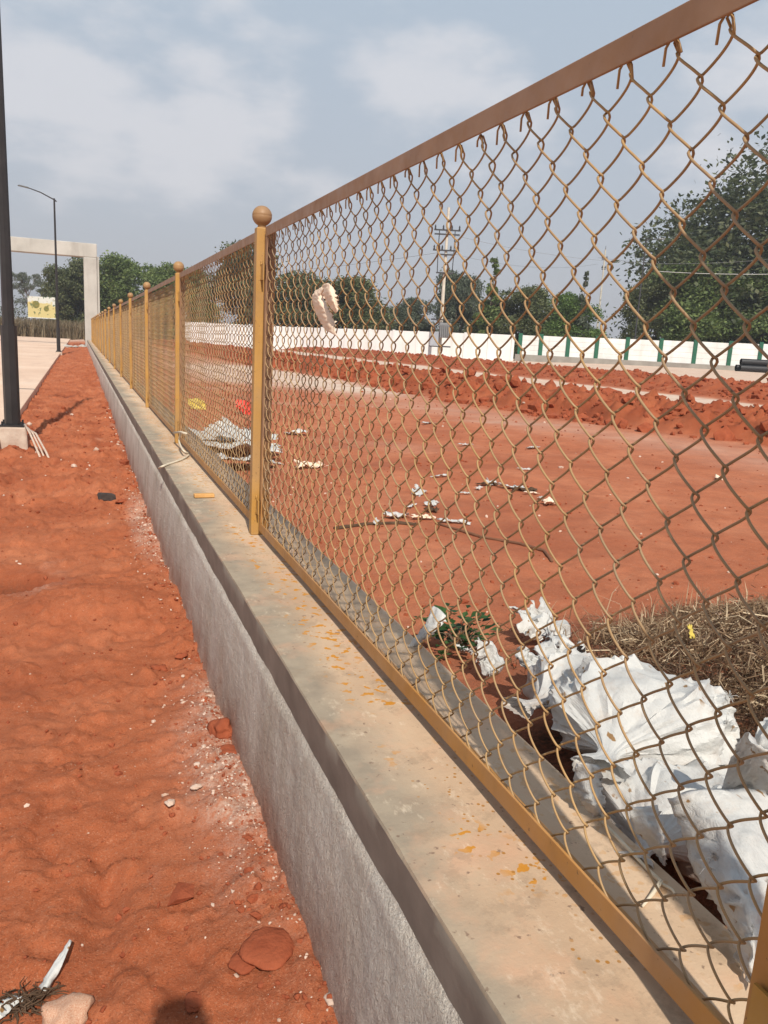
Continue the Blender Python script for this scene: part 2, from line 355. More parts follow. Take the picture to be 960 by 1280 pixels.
# ------------------------------------------------------------------ ground levels
COPE = .554; CX0, CX1 = .49, .915; FX = .71
def z_left(x, y):
    d = np.hypot(x, y)
    z = .05*fbm(x, y, 1.5, 4, 3) + .020*fbm(x, y*.8, .38, 3, 5) + .005*fbm(x, y, .10, 3, 9)
    z = z + ss(4, 8, y)*(.085*fbm(x, y*.5, .33, 4, 23, .6) + .05*np.abs(fbm(x, y*.6, .21, 3, 24, .6)))
    lump = fbm(x, y*.7, .16, 3, 21); z = z + .022*ss(.15, .6, lump)
    z = z + .09*np.exp(-(((x-.02)/.34)**2+((y-4.15)/.30)**2)) - .30*np.exp(-(((x+.42)/.19)**2+((y-4.64)/.14)**2)**2)
    z = z + .05*np.exp(-(((x+.1)/.5)**2+((y-7.6)/.25)**2)) - .06*np.exp(-(((x-.03)/.07)**2+((y-13.4)/.5)**2)) - .05*np.exp(-(((x+.22)/.06)**2+((y-12)/.4)**2))
    k1 = fbm(x, y, .30, 4, 25, .6); k2 = fbm(x, y, .17, 3, 26, .6); k3 = fbm(x, y, .075, 3, 27, .65)
    z = z + .012*ss(.12, .16, k1) + .010*ss(.20, .23, k2) - .012*ss(.26, .31, -k2) + .0035*k3 + .004*ss(.14, .2, k3)
    z = z - .045*np.exp(-((x-.03)/.05)**2-((y-1.9)/.22)**2) + .02*np.exp(-(((x-.36)/.11)**2+((y-2.75)/.22)**2))
    z = z - .05*ss(.47, .505, x + .02*fbm(x*0, y, .15, 3, 31)) + .02*ss(.25, .42, x)
    z = z + .07*np.exp(-((x-.2)/.6)**2)*ss(16, 30, y)
    return z
def path(pts, y): return np.interp(y, [p[1] for p in pts], [p[0] for p in pts])
B1 = [(9.6, 0), (9.0, 8.4), (7.9, 11.6), (7.3, 16), (7.5, 22), (6.8, 28), (6.0, 40), (5.5, 60), (5.5, 95)]
def z_field(x, y):
    b0 = path(B1, y) + .5*fbm(y, y*0, 2.2, 3, 41)
    b1 = 14.0 + .5*fbm(y, y*0, 3, 3, 43); b2 = 17.4 + .5*fbm(y, y*0, 3, 3, 44); b3 = 27 + 1.5*fbm(y, y*0, 5, 3, 45)
    z = .30 + .03*fbm(x, y, 2.5, 4, 51) + .014*fbm(x, y, .35, 4, 52) + .007*fbm(x, y, .09, 2, 53)
    t1 = np.clip((x-b0)/(b1-b0), 0, 1); p1 = np.interp(t1, [0, .06, .25, .6, 1], [0, .8, 1, .5, 0])
    t2 = np.clip((x-b2)/(b3-b2), 0, 1); p2 = np.interp(t2, [0, .2, .5, 1], [0, .8, 1, 0])
    rough = fbm(x, y, 1.1, 5, 55, .6)
    fd = ss(90, 70, y)
    z = z + fd*p1*(.36 + .24*rough + .30*fbm(x, y, .5, 4, 56, .65) - .30*np.abs(fbm(x, y, .32, 3, 58, .6)) + .14*fbm(x, y, .2, 2, 59)) + fd*p2*(.42+.26*rough+.2*fbm(x, y, .6, 4, 57, .65))
    z = z + .35*ss(28, 52, x)
    # heap of old grass and earth by the wall
    h = np.exp(-(np.clip(np.hypot((x-2.35)/.95, (y-1.95)/.62), 0, 5))**3)
    z = z + .15*h*(1+.35*fbm(x, y, .25, 3, 61))
    z = z + .17*np.exp(-((x-1.15)/.40)**2-((y-1.2)/.6)**2) - .04*ss(1.0, .92, x)
    return z
def zf(x, y): return float(z_field(np.array([float(x)]), np.array([float(y)]))[0])
def zl(x, y): return float(z_left(np.array([float(x)]), np.array([float(y)]))[0])
def steps(a, b, mn, k, off=0):
    r = [a]
    while r[-1] < b: r.append(r[-1]+max(mn, k*(abs(r[-1])+off)))
    r[-1] = b; return np.array(r)

# the far ground sheet, below everything
me = npmesh('ground', [(-900, -60, -.25), (900, -60, -.25), (900, 2500, -.25), (-900, 2500, -.25)], [(0, 1, 2, 3)], False)
g0 = tag(link('ground', me, None, M['soil']), kind='structure')
xs = np.arange(-.98, .531, .0125); ys = steps(.2, 92, .011, .0055)
Xg, Yg = np.meshgrid(xs, ys); Zg = z_left(Xg, Yg)
pale = np.exp(-(((Xg-.42)/.13)**2+((Yg-2.35)/.55)**2))*1.0 + .95*np.exp(-(((Xg-.42)/.11)**2+((Yg-5.9)/1.0)**2)**2) + .5*np.exp(-(((Xg-.45)/.06)**2))*ss(.1, .5, fbm(Xg, Yg, .9, 3, 71)) + .35*ss(.35, .6, fbm(Xg, Yg*.6, .5, 4, 72))
pale = np.clip(pale*(.75+1.1*fbm(Xg, Yg, .12, 3, 73)), 0, 1)
moist_shade = np.clip(1.3*np.exp(-(((Xg+.42)/.20)**2+((Yg-4.66)/.15)**2)**2) + .35*ss(.10, .4, fbm(Xg, Yg*.7, .5, 4, 101)) + .5*ss(.1, .35, fbm(Xg, Yg*.4, .3, 3, 102))*ss(6, 9, Yg), 0, .9)  # first term paints the hollow's shade into the soil, the rest are damp patches
me = npmesh('red_earth_verge', np.c_[Xg.ravel(), Yg.ravel(), Zg.ravel()], gridfaces(len(xs), len(ys)), True, {'pale': pale, 'wash': pale*0+ss(70, 88, Yg)*.6, 'litter': .75*np.exp(-(((Xg+.42)/.17)**2+((Yg-4.68)/.13)**2)**2), 'moist_shade': moist_shade})  # the litter term here deepens the painted shade of the hollow
tag(link('earth_verge', me, None, M['soil']), kind='structure')
xs = steps(.90, 78, .014, .0075); ys = np.concatenate([-steps(0, 4, .05, .02)[::-1][:-1], steps(0, 96, .014, .0072)])
Xg, Yg = np.meshgrid(xs, ys); Zg = z_field(Xg, Yg)
b0 = path(B1, Yg)
wash = ss(13.9, 14.4, Xg)*ss(17.6, 17.1, Xg)*1.0 + .9*ss(28, 31, Xg + 2*fbm(Xg, Yg, 4, 3, 77)) + .75*ss(2.2, 3.6, Xg)*ss(0, -1, Xg-b0)*ss(17, 20, Yg+.8*Xg-3)*ss(34, 27, Yg)
wash = wash + .22*ss(0, -1.6, Xg-b0)*ss(-3.2, -1.6, Xg-b0) + .18*ss(.1, .5, fbm(Xg*.35, Yg, 1.6, 4, 78))*ss(4, 8, Yg)
bank = ss(-.5, .2, Xg-b0)*ss(14.2, 13.7, Xg)+ss(17.4, 17.9, Xg)*ss(29, 27, Xg)
wash = wash + .05
wash = np.clip(wash*(.9+.5*fbm(Xg, Yg, .7, 3, 79))*(1-bank), 0, .9)
hl = np.exp(-(np.clip(np.hypot((Xg-2.35)/1.0, (Yg-1.95)/.68), 0, 5))**5)
bmoist = (ss(-.6, .3, Xg-b0)*ss(14.4, 13.6, Xg)+ss(17.3, 17.9, Xg)*ss(28, 26, Xg))*(.62+.5*fbm(Xg, Yg, .5, 3, 103)) + .35*ss(.1, .4, fbm(Xg*.5, Yg, .9, 4, 104))
me = npmesh('field_ground', np.c_[Xg.ravel(), Yg.ravel(), Zg.ravel()], gridfaces(len(xs), len(ys)), True, {'pale': wash*0, 'wash': wash, 'litter': np.clip(hl*1.2 + 1.0*ss(1.75, 1.5, Xg)*ss(1.9, 1.6, Yg)*ss(.3, .6, Yg)*(.8+.6*fbm(Xg, Yg, .1, 3, 105)), 0, 1), 'moist_shade': np.clip(bmoist, 0, .9)})  # litter: the grass heap, plus darker ground around the sacks
tag(link('field_ground', me, None, M['soil']), kind='structure')

# road of cast slabs
rd = tag(link('road', npmesh('road', [(-16, -5, .085), (-.95, -5, .085), (-.95, 89, .085), (-16, 89, .085)], [(0, 1, 2, 3)], False), None, M['plinth']), kind='structure')
x0, x1 = -.86, -4.9; slm = {}
y = -4.6; k = 0
while y < 86:
    for c_ in (0, 1, 2):
        a = x0-c_*4.3; mb = MB(); mb.box((a-2.14, y+2.24, .055), (4.28, 4.47, .135+.004*((k*7+c_*3) % 3)))
        s = mb.build('road_slab', M['road'], rd, bevel=.012)
    y += 4.5; k += 1

# ------------------------------------------------------------------ low wall with coping
wl = empty('low_wall', (CX0, 0, 0), 'long low plastered wall with concrete coping carrying the mesh fence', 'wall')
ys = steps(-6.2, 58, .03, .012); ny = len(ys)
prof = [(.004, .004), (.0, .012), (0, .06), (0, .118), (.012, .124)]     # left side of the slab, from the top down (offset from edge, drop)
V = []
wob = .0022*fbm(ys, ys*0, .35, 4, 81)+.001*fbm(ys, ys*0, .06, 3, 82); wob2 = .004*fbm(ys, ys*0, .4, 4, 83)
dz = .003*fbm(ys, ys*0, .5, 3, 84)
rows = []
def row(x, z): rows.append(np.c_[x, ys, z])
chip = .010*ss(.35, .6, fbm(ys, ys*0, .13, 3, 85))
row(CX0+.06+0*ys, COPE-.118+0*ys); row(CX0+.009+wob, COPE-.118+.012*fbm(ys, ys*0, .2, 3, 86)); row(CX0+wob+.008, COPE-.108+.01*fbm(ys, ys*0, .2, 3, 86)); row(CX0+wob+.004, COPE-.05+0*ys); row(CX0+wob+.0005, COPE-.006-chip); row(CX0+wob+.003+chip, COPE-.0005+dz)
for q in np.linspace(.1, .9, 7): row(CX0+q*(CX1-CX0)+0*ys, COPE+dz+.0015*fbm(ys, ys*0+q*3, .3, 3, 87))
row(CX1-.008+wob2, COPE-.001+dz); row(CX1+wob2, COPE-.010+0*ys); row(CX1+wob2, COPE-.118+0*ys); row(CX1-.06+0*ys, COPE-.118+0*ys)
A = np.array(rows); nr = len(rows); V = A.transpose(1, 0, 2).reshape(-1, 3)
Fq = gridfaces(nr, ny)[:, ::-1]
me = npmesh('coping', V-np.array([CX0, 0, 0]), Fq, True); me.set_sharp_from_angle(angle=R_(28))
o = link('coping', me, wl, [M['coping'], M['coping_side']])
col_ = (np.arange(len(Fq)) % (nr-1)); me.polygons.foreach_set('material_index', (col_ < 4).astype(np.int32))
zs = np.concatenate([[-.3, -.1], np.arange(-.02, .44, .0105), [.445, .452]]); yf = steps(.3, 58, .011, .0052); yf = np.concatenate([[-6.2, -3, -1, 0, .2], yf]); zz, yy = np.meshgrid(zs, yf)
wav = .016*fbm(yy, yy*0, .55, 4, 95); xw = .462 + .028*np.clip(zz, 0, 1)/.445 + .012*ss(.412+wav*0, .452, zz-wav*.0) + .005*fbm(zz, yy, .3, 3, 91) + .0022*fbm(zz, yy, .12, 4, 92, .6) + .0018*fbm(zz, yy, .030, 2, 93) - .022*ss(.05, -.06, zz)
me = npmesh('plastered_face', np.c_[(xw-CX0).ravel(), yy.ravel(), zz.ravel()], gridfaces(len(zs), len(yf))[:, ::-1], True)
link('plastered_face', me, wl, M['plaster'])
mb = MB(); mb.box((.715-CX0, 25.9, .07), (.36, 64, .73)); mb.build('wall_core', M['plinth'], wl)

# ------------------------------------------------------------------ the fence
fence = empty('chain_link_fence', (FX, 0, COPE), 'ochre painted chain link fence with ball topped posts on the low wall', 'fence')
def fl(p): return (p[0]-FX, p[1], p[2]-COPE)
POSTS = [.498, -2.5, -5.5] + [3.38+3*i for i in range(17)]
pm = MB(); pm.box((0, 0, 1.276/2), (.05, .05, 1.276)); pme = pm.mesh('post')
bm_ = MB(); r = .040
pr = [(.014, -.055), (.018, -.046)] + [(r*math.cos(a), r*math.sin(a)) for a in np.linspace(-1.15, -.06, 9)] + [(r*.985, -.0005), (r*.985, .0015)] + [(r*math.cos(a), r*math.sin(a)) for a in np.linspace(.06, 1.2, 9)] + [(.010, .0385), (.006, .0375)]
bm_.lathe(pr, n=24); bme = bm_.mesh('ball_cap', True)
br = MB(); br.box((0, 0, 0), (.005, .05, .06)); brm = br.mesh('bracket')
wb = MB(); rw = random.Random(3)
for sy_ in (-1, 1):
    for z_ in (.10, .16, 1.07, 1.13):
        for k in range(4):
            q = (-.004+rw.uniform(-.002, .002), sy_*(.027+rw.uniform(0, .004)), z_+rw.uniform(-.004, .004)+k*.004); wb.lathe([(.001, -.004), (.0045, -.001), (.004, .002), (.001, .004)], q, 7)
wbm = wb.mesh('weld_bead', True)
for i, y in enumerate(POSTS):
    p = link('post', pme, fence, M['paint'], (0-.006, y, 0)); p.rotation_euler = (.004*math.sin(i*2.3), .003*math.sin(i*1.7+1), .03*math.sin(i*3.1))
    b = p.modifiers.new('b', 'BEVEL'); b.width = .004; b.segments = 2
    link('ball_cap', bme, p, M['ball'], (0, 0, 1.322))
    link('weld_beads', wbm, p, M['paint'], (0, 0, 0))['kind'] = 'stuff'
    for z in (.13, 1.10):
        for s in (-1, 1): link('bracket', brm, p, M['paint'], (-.004, s*.046, z))
# panel frame of angle iron: flange towards the path and a leg pointing away
PH0, PH1 = .026, 1.276; GAP = .052
def frame_mesh(Ly):
    m = MB(); t = .005
    m.box((0, Ly/2, PH1-.019), (t, Ly, .038)); m.box((.019+t/2, Ly/2, PH1-t/2), (.035, Ly, t))
    m.box((0, Ly/2, PH0+.019), (t, Ly, .038)); m.box((.019+t/2, Ly/2, PH0+t/2), (.035, Ly, t))
    for y, s in ((0, 1), (Ly, -1)):
        m.box((.0, y+s*.017, (PH0+PH1)/2), (t-.001, .034, PH1-PH0-.077)); m.box((.0195+t/2, y+s*t/2, (PH0+PH1)/2), (.034, t, PH1-PH0-.012))
    return m.mesh('panel_frame')
HP, P2 = .0450, .0425                                       # half pitch of the wire net, across and up
def wire_path(n, seg, z0, mirror):
    """one flattened spiral: straight runs, a hooked turn at either side"""
    pts = []; A_ = HP/2+.0030; B_ = -.0088; q = -1 if mirror else 1
    for i in range(n*seg+1):
        t = i/seg; ph = t*math.pi
        f_ = t % 2; tri = -1+2*f_ if f_ < 1 else 3-2*f_
        x = -.32*math.cos(ph) + .68*tri            # straight runs with softened corners
        nn = math.sin(ph); nn = math.copysign(abs(nn)**.55, nn)
        pts.append((nn*B_*q, x*A_*q, z0+t*P2))
    return pts
def wire_mesh(mirror, seg, sides, seed=0):
    rnd = random.Random(seed); n = 28; z0 = .040; m = MB()
    pts = wire_path(n, seg, z0, mirror)
    ph = rnd.uniform(0, 6)
    pts = [(p[0]+.0012*math.sin(p[2]*5+ph), p[1]+.0012*math.sin(p[2]*7+ph*2), p[2]) for p in pts]
    # the cut end: bent over the rail and left as a short stub
    e_ = pts[-1]; s = 1 if not mirror else -1
    top = [(e_[0]-.006, e_[1]-s*.002, e_[2]+.010), (e_[0]-.009, e_[1]+s*.006, e_[2]+.013), (e_[0]-.010, e_[1]+s*.013, e_[2]+.004), (e_[0]-.008, e_[1]+s*.0165, e_[2]-.004-.016*rnd.random())]
    m.tube(pts+top, .0019, sides); return m.mesh('wire', True)
WN = [wire_mesh(k % 2 == 1, 12, 7, k) for k in range(8)]
fm3 = frame_mesh(3-2*GAP); fm0 = frame_mesh(3.38-.498-.050-GAP)
far_mesh = None
for i in range(19):
    y0 = POSTS[i]+(.050 if i == 0 else GAP); Ly = (3.38-.498-.050-GAP) if i == 0 else 3-2*GAP
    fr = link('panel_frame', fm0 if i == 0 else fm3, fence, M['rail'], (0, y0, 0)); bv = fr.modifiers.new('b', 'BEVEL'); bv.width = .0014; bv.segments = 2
    nw = int((Ly-.012)/HP)
    if i in (0, 3):
        for k in range(nw):
            sl_ = .004*math.sin(k*.23+i)
            wo = link('wire', WN[k % 8], fr, M['wire'], (.016+.003*math.sin(k*.4+i), .022+k*HP + (Ly-.03-nw*HP)/2+HP/2, .0+sl_*.4))
            wo.rotation_euler.x = .004*math.sin(k*.31+2*i)
    else:
        if far_mesh is None:
            m = MB(); P_ = wire_path(28, 6, .04, False); Pm = wire_path(28, 6, .04, True)
            for k in range(nw):
                yy_ = .022+k*HP+(Ly-.03-nw*HP)/2+HP/2
                m.tube([(a+.016+.002*math.sin(k*.4), b+yy_+.002*math.sin(c*5+k*.1), c) for a, b, c in (Pm if k % 2 else P_)], .0021, 4, False)
            far_mesh = m.mesh('wire_netting', True)
        if y0 > 0: link('wire_netting', far_mesh, fr, M['wire'])

# ------------------------------------------------------------------ stones, clods
def rock_mesh(seed, flat=.7, rough=.35, sub=2):
    bm = bmesh.new(); bmesh.ops.create_icosphere(bm, subdivisions=sub, radius=1)
    for v in bm.verts:
        n = mnoise.noise(v.co*1.3+Vector((seed*7.1, 0, 0)))*rough*1.6 + mnoise.noise(v.co*3.4+Vector((0, seed*3.3, 0)))*rough*.6
        v.co *= 1+n; v.co.z *= flat
    me = bpy.data.meshes.new('rock'); bm.to_mesh(me); bm.free()
    me.polygons.foreach_set('use_smooth', [sub > 2]*len(me.polygons)); return me
def rock(name, p, s, m, label, cat, seed, group=None, sink=.35, flat=.7, rz=0, rough=.35):
    o = link(name, rock_mesh(seed, flat, rough, 3), None, m, (p[0], p[1], p[2]+s[2]*(1-sink)*.5 if True else 0)); o.scale = s; o.rotation_euler.z = rz
    return tag(o, label, cat, group)
def onl(px, py): 
    p = at(px, py, z=0)
    for _ in range(4): p = at(px, py, z=zl(p.x, p.y))
    return p
def onf(px, py, dz=0):
    p = at(px, py, z=.3)
    for _ in range(6): p = at(px, py, z=zf(p.x, p.y)+dz)
    return p
rock('earth_clod', onl(278, 916), (.040, .050, .045), M['clod'], 'red earth clod leaning on the foot of the plastered wall', 'clod', 1, sink=.2)
rock('earth_clod', onl(285, 942), (.050, .045, .022), M['clod'], 'flat crumbled red clod in front of the clod at the wall foot', 'clod', 2, sink=.2)
rock('earth_clod', onl(199, 838), (.030, .026, .022), M['clod'], 'larger of two small red clods on open earth', 'clod', 3, sink=.2)
rock('earth_clod', onl(226, 822), (.024, .022, .020), M['clod'], 'smaller red clod beside its twin nearer the wall', 'clod', 4, sink=.2)
rock('earth_clod', onl(335, 1188), (.062, .062, .016), M['clod'], 'round flat slab of red earth with a cracked rim', 'clod', 5, sink=.1, flat=.9, rough=.12)
rock('earth_clod', onl(305, 1205), (.032, .035, .014), M['clod'], 'low red clod touching the round flat slab', 'clod', 6, sink=.2, rough=.15)
rock('pale_stone', onl(245, 984), (.016, .013, .009), M['stone'], 'cream pebble above the mortar spill, paler of the pair', 'stone', 7)
rock('pale_stone', onl(213, 1004), (.013, .015, .009), M['stone'], 'cream pebble lower left of the paler pebble', 'stone', 8)
rock('pale_stone', onl(418, 1250), (.020, .022, .014), M['stone'], 'pale stone chip at the wall foot, closest to the camera', 'stone', 19)
rock('pale_rock', onl(84, 1272), (.048, .045, .035), simple('dirty_rock', (.45, .20, .12), (.60, .42, .30), 18, .9, .2, .4, 50, .006), 'pale rock half sunk in red earth beside dark roots', 'rock', 10)
rock('mortar_lump', onl(245, 1254), (.022, .026, .010), M['clod'], 'orange lump of earth in the shadow edge', 'clod', 12)
mb = MB(); p = onl(133, 624); mb.box((p.x, p.y, p.z+.02), (.155, .09, .06), Matrix.Rotation(.35, 3, 'Z') @ Matrix.Rotation(.15, 3, 'Y'), taper=.8)
tag(mb.build('dark_brick', simple('dark_brick', (.035, .03, .03), (.07, .055, .05), 30, .9, .2, .4, 60, .006), bevel=.008), 'charcoal broken brick lying on red earth beside the mortar spill', 'brick')
rock('earth_clod', onl(153, 628), (.05, .05, .025), M['clod'], 'dark red clod beside the charcoal brick', 'clod', 14)
# loose crumbs on both sides: one mesh each, nobody could count them
def crumbs(name, pts, sizes, mi, mats, sub=1):
    bm = bmesh.new(); bmesh.ops.create_icosphere(bm, subdivisions=sub, radius=1); bv = np.array([v.co[:] for v in bm.verts]); bf = np.array([[v.index for v in f.verts] for f in bm.faces]); bm.free()
    n = len(pts); nv = len(bv)
    J = 1+rng.uniform(-.38, .38, (n, nv, 1)); S = np.array(sizes)[:, None, None]*rng.uniform(.6, 1.2, (n, 1, 3)); S[:, :, 2] *= .75
    a = rng.uniform(0, 6.28, n); c, s = np.cos(a)[:, None], np.sin(a)[:, None]
    V = bv[None]*J*S; V = np.stack([V[..., 0]*c-V[..., 1]*s, V[..., 0]*s+V[..., 1]*c, V[..., 2]], -1) + np.array(pts)[:, None, :]
    Fa = (bf[None]+(np.arange(n)*nv)[:, None, None]).reshape(-1, 3)
    me = npmesh(name, V.reshape(-1, 3), Fa, False); o = link(name, me, None, mats)
    if len(mats) > 1: me.polygons.foreach_set('material_index', np.repeat(np.array(mi, np.int32), len(bf)))
    return o
n = 2600; y = 1.0*np.exp(rng.uniform(0, 2.7, n)); x = rng.uniform(-.85, .5, n); nearw = rng.random(n) < .45; x = np.where(nearw, .5-np.abs(rng.normal(0, .07, n)), x)
s = np.exp(rng.normal(-5.7, .55, n))*(1+.07*y+.22*np.clip(y-5, 0, 99)); z = z_left(x, y)+s*.2
tag(crumbs('soil_crumbs', np.c_[x, y, z], s, (rng.random(n) < .12).astype(int), [M['clod'], M['stone']]), 'red crumbs and pale grit strewn over the verge', 'debris', kind='stuff')
n = 1500; y = np.where(rng.random(n) < .55, rng.normal(2.35, .42, n), rng.normal(5.9, .8, n)); x = .46-np.abs(rng.normal(0, .09, n)); s = np.exp(rng.normal(-6.15, .5, n))*(1+.12*np.abs(y))
z = z_left(x, y)+s*.1
tag(crumbs('mortar_crumbs', np.c_[x, y, z], s, (rng.random(n) < .3).astype(int), [M['stone'], M['clod']]), 'pale mortar grit spilled along the wall foot', 'debris', kind='stuff')
# excavated lumps on the two berms
pts = []; sz = []
n = 46000; y = rng.uniform(3, 75, n); x = rng.uniform(6, 30, n); b0 = path(B1, y)
keep = ((x > b0-.5) & (x < 13.8) | (x > 17.7) & (x < 27)) & (rng.random(n) < np.clip(14/np.hypot(x, y), .25, 1)); x, y = x[keep], y[keep]
n = len(x); s = np.exp(rng.normal(-3.05, .6, n)); s = np.minimum(s, .20); z = z_field(x, y)+s*.12
tag(crumbs('berm_clods', np.c_[x, y, z], s, [0]*n, [M['clod']]), 'broken lumps of dug red earth covering the two berms', 'earth lumps', kind='stuff')
n = 2500; y = 2.2*np.exp(rng.uniform(0, 2.2, n)); x = .95*np.exp(rng.uniform(0, 2.3, n)); s = np.exp(rng.normal(-5.6, .5, n))*(1+.12*np.hypot(x, y)); z = z_field(x, y)+s*.2
tag(crumbs('field_crumbs', np.c_[x, y, z], s, (rng.random(n) < .1).astype(int), [M['clod'], M['stone']]), 'small crumbs scattered over the open red field', 'debris', kind='stuff')

# ------------------------------------------------------------------ street lamps
def lamp(name, base, H, rz, label, group, thick=1.12, arm=1.05):
    o = empty(name, base, label, 'street lamp', group, rz)
    m = MB(); m.box((0, 0, .0), (.30, .30, .30), Matrix.Rotation(.1, 3, 'Z'), taper=.93); m.build('pedestal', M['pedestal'], o, bevel=.02)
    m = MB(); m.box((0, 0, .160), (.25, .25, .018)); 
    for a in (-1, 1):
        for b in (-1, 1): m.tube([(a*.1, b*.1, .16), (a*.1, b*.1, .21)], .012, 6)
    m.build('base_plate', M['black_metal'], o)
    m = MB(); m.tube([(0, 0, .165), (0, 0, thick+.15)], .085, 8); m.build('lower_shaft', M['black_metal'], o, smooth=False)
    m = MB(); m.tube([(0, 0, thick+.14), (0, 0, H)], [.062, .038], 8); m.build('upper_shaft', M['black_metal'], o)
    m = MB(); m.tube([(.10, 0, H-.13), (0, 0, H-.06), (-arm*.55, 0, H+.20), (-arm, 0, H+.33)], [.030, .030, .026, .022], 6); m.build('arm', M['black_metal'], o)
    m = MB(); m.box((-arm-.22, 0, H+.37), (.50, .20, .05), Matrix.Rotation(.14, 3, 'Y'), taper=.8); m.build('lamp_head', M['black_metal'], o, bevel=.01)
    return o
LH = at(72, 249, Y=42).z
lp1 = lamp('street_lamp', (-.735, 10.05, .10), LH, 0, 'tall black octagonal lamp pole on a concrete block by the kerb, nearest one', 'lamp posts along the kerb')
lamp('street_lamp', (-.93, 42.0, .02), LH, 0, 'black single-arm street lamp farther along the kerb before the concrete gateway', 'lamp posts along the kerb')
m = MB()
for k, (dx, w_) in enumerate(((.0, .012), (.05, .010), (.10, .012))):
    m.tube([(-.60+dx*.5, 9.93-.02*k, .28-.03*k), (-.54+dx*.6, 9.75, .20), (-.46+dx, 9.45-.1*k, .06), (-.42+dx, 9.25-.1*k, .0)], w_, 6)
tag(m.build('cable_conduit', simple('dusty_conduit', (.45, .34, .27), (.6, .48, .39), 30, .8, .2), smooth=True), 'dusty pale cable ends trailing from the near lamp base to the earth', 'cable')

# ------------------------------------------------------------------ concrete gateway
gw = empty('concrete_gateway', (.9, 60, 0), 'bare concrete portal frame spanning the road beyond the fence end', 'gateway', rz=0)
Y = 60.0; h1 = at(110, 304, Y=Y).z; h0 = at(110, 321.5, Y=Y).z; gx0 = at(105.5, 380, Y=Y).x; gx1 = at(122, 380, Y=Y).x; gc = (gx0+gx1)/2-.9; gw_ = gx1-gx0
m = MB(); m.box((gc, .4, h0/2), (gw_, .9, h0)); m.build('pillar', M['concrete'], gw, bevel=.04)
m = MB(); m.box((gc+gw_/2-6.1, .4, (h0+h1)/2+.002), (12.24, .88, h1-h0)); m.build('beam', M['concrete'], gw, bevel=.04)
m = MB(); m.box((-11.3, .4, h0/2), (.98, .9, h0)); m.build('pillar', M['concrete'], gw, bevel=.04)
m = MB(); m.box((gc+gw_/2+.08, .46, h0/2+.1), (.14, .6, h0)); m.build('downpipe_chase', M['concrete'], gw, bevel=.02)

# ------------------------------------------------------------------ far wall
WA, WB = Vector((17.27, 75.3)), Vector((60.36, 58.7)); wd = (WB-WA).normalized()
def wall_pt(px):
    d = FW + (px-480)/F*RT + (640-440)/F*UP; d2 = Vector((d.x, d.y)); 
    # intersection of the ground azimuth with the wall line
    den = d2.x*wd.y-d2.y*wd.x; t = (WA.x*wd.y-WA.y*wd.x)/den; return d2*t
def wall_s(px): return (wall_pt(px)-WA).dot(wd)
ang = math.atan2(wd.y, wd.x)
def wz(s): return np.interp(s, [-12, 0, 46, 60], [2.35, 2.42, 3.22, 3.4])
w1 = empty('white_compound_wall', (WA.x, WA.y, .3), 'long plain white compound wall with a few piers across the far side of the field', 'wall', rz=ang)
s0, s1 = wall_s(224), wall_s(640)
edges = np.linspace(s0, s1, 15)
for i in range(14):
    a, b = edges[i], edges[i+1]; zt = float(wz((a+b)/2)); m = MB(); m.box(((a+b)/2, 0, (zt-.3)/2-.25), (b-a-.02, .16, zt-.3+.5)); m.build('wall_panel', M['white_wall'], w1)
for i in range(15):
    zt = float(wz(edges[i]))+.07; m = MB(); m.box((edges[i], -.04, (zt-.3)/2-.25), (.26, .24, zt-.3+.5)); m.build('pier', M['white_wall'], w1)
w2 = empty('precast_wall', (WA.x, WA.y, .3), 'white panel wall with dark green posts on a grey plinth', 'wall', rz=ang)
pxs = [649, 675, 709, 745, 783, 825, 868, 912, 950, 985, 1020]
ss_ = [wall_s(p) for p in pxs]
for i, s in enumerate(ss_):
    zt = float(wz(s))+.15; m = MB(); m.box((s, -.06, (zt-.3)/2+.2), (.36, .18, zt-.3-.35)); m.build('green_post', M['green_post'], w2)
    if i < len(ss_)-1:
        b = ss_[i+1]
        for k in range(4):
            z0 = 1.05; z1 = float(wz((s+b)/2)); hh = (z1-z0)/4
            m = MB(); m.box(((s+b)/2, .0+.004*(k % 2), z0-.3+hh*(k+.5)), (b-s-.1, .09, hh-.012)); m.build('panel', M['white_wall'], w2)
m = MB(); m.box(((ss_[0]+ss_[-1])/2, -.12, .30), (ss_[-1]-ss_[0]+.8, .34, .95)); m.build('plinth', M['plinth'], w2)
# pipes
pp = wall_pt(905)-Vector((2.2, 4.5)); 
for k, (dz, dy) in enumerate(((.28, 0), (.28, .62), (.82, .3))):
    m = MB(); r0, r1, n_ = .29, .25, 18; Lp = 14
    v = [(x, r*math.cos(2*math.pi*j/n_), r*math.sin(2*math.pi*j/n_)) for x, r in ((0, r0), (Lp, r0), (Lp, r1), (0, r1)) for j in range(n_)]
    f = [(i*n_+j, i*n_+(j+1) % n_, ((i+1) % 4)*n_+(j+1) % n_, ((i+1) % 4)*n_+j) for i in range(4) for j in range(n_)]
    m.add(v, f); zz_ = zf(pp.x+3, pp.y-2)
    o = m.build('black_pipe', M['pipe'], None, (pp.x+.15*k, pp.y+dy, zz_+dz), smooth=False); o.rotation_euler.z = ang
    tag(o, ['lower front pipe of three large black plastic pipes before the far wall', 'lower rear pipe of the black pipes, next to the plinth', 'black pipe resting on top of the other two'][k], 'pipe', 'black pipes stacked by the far wall')

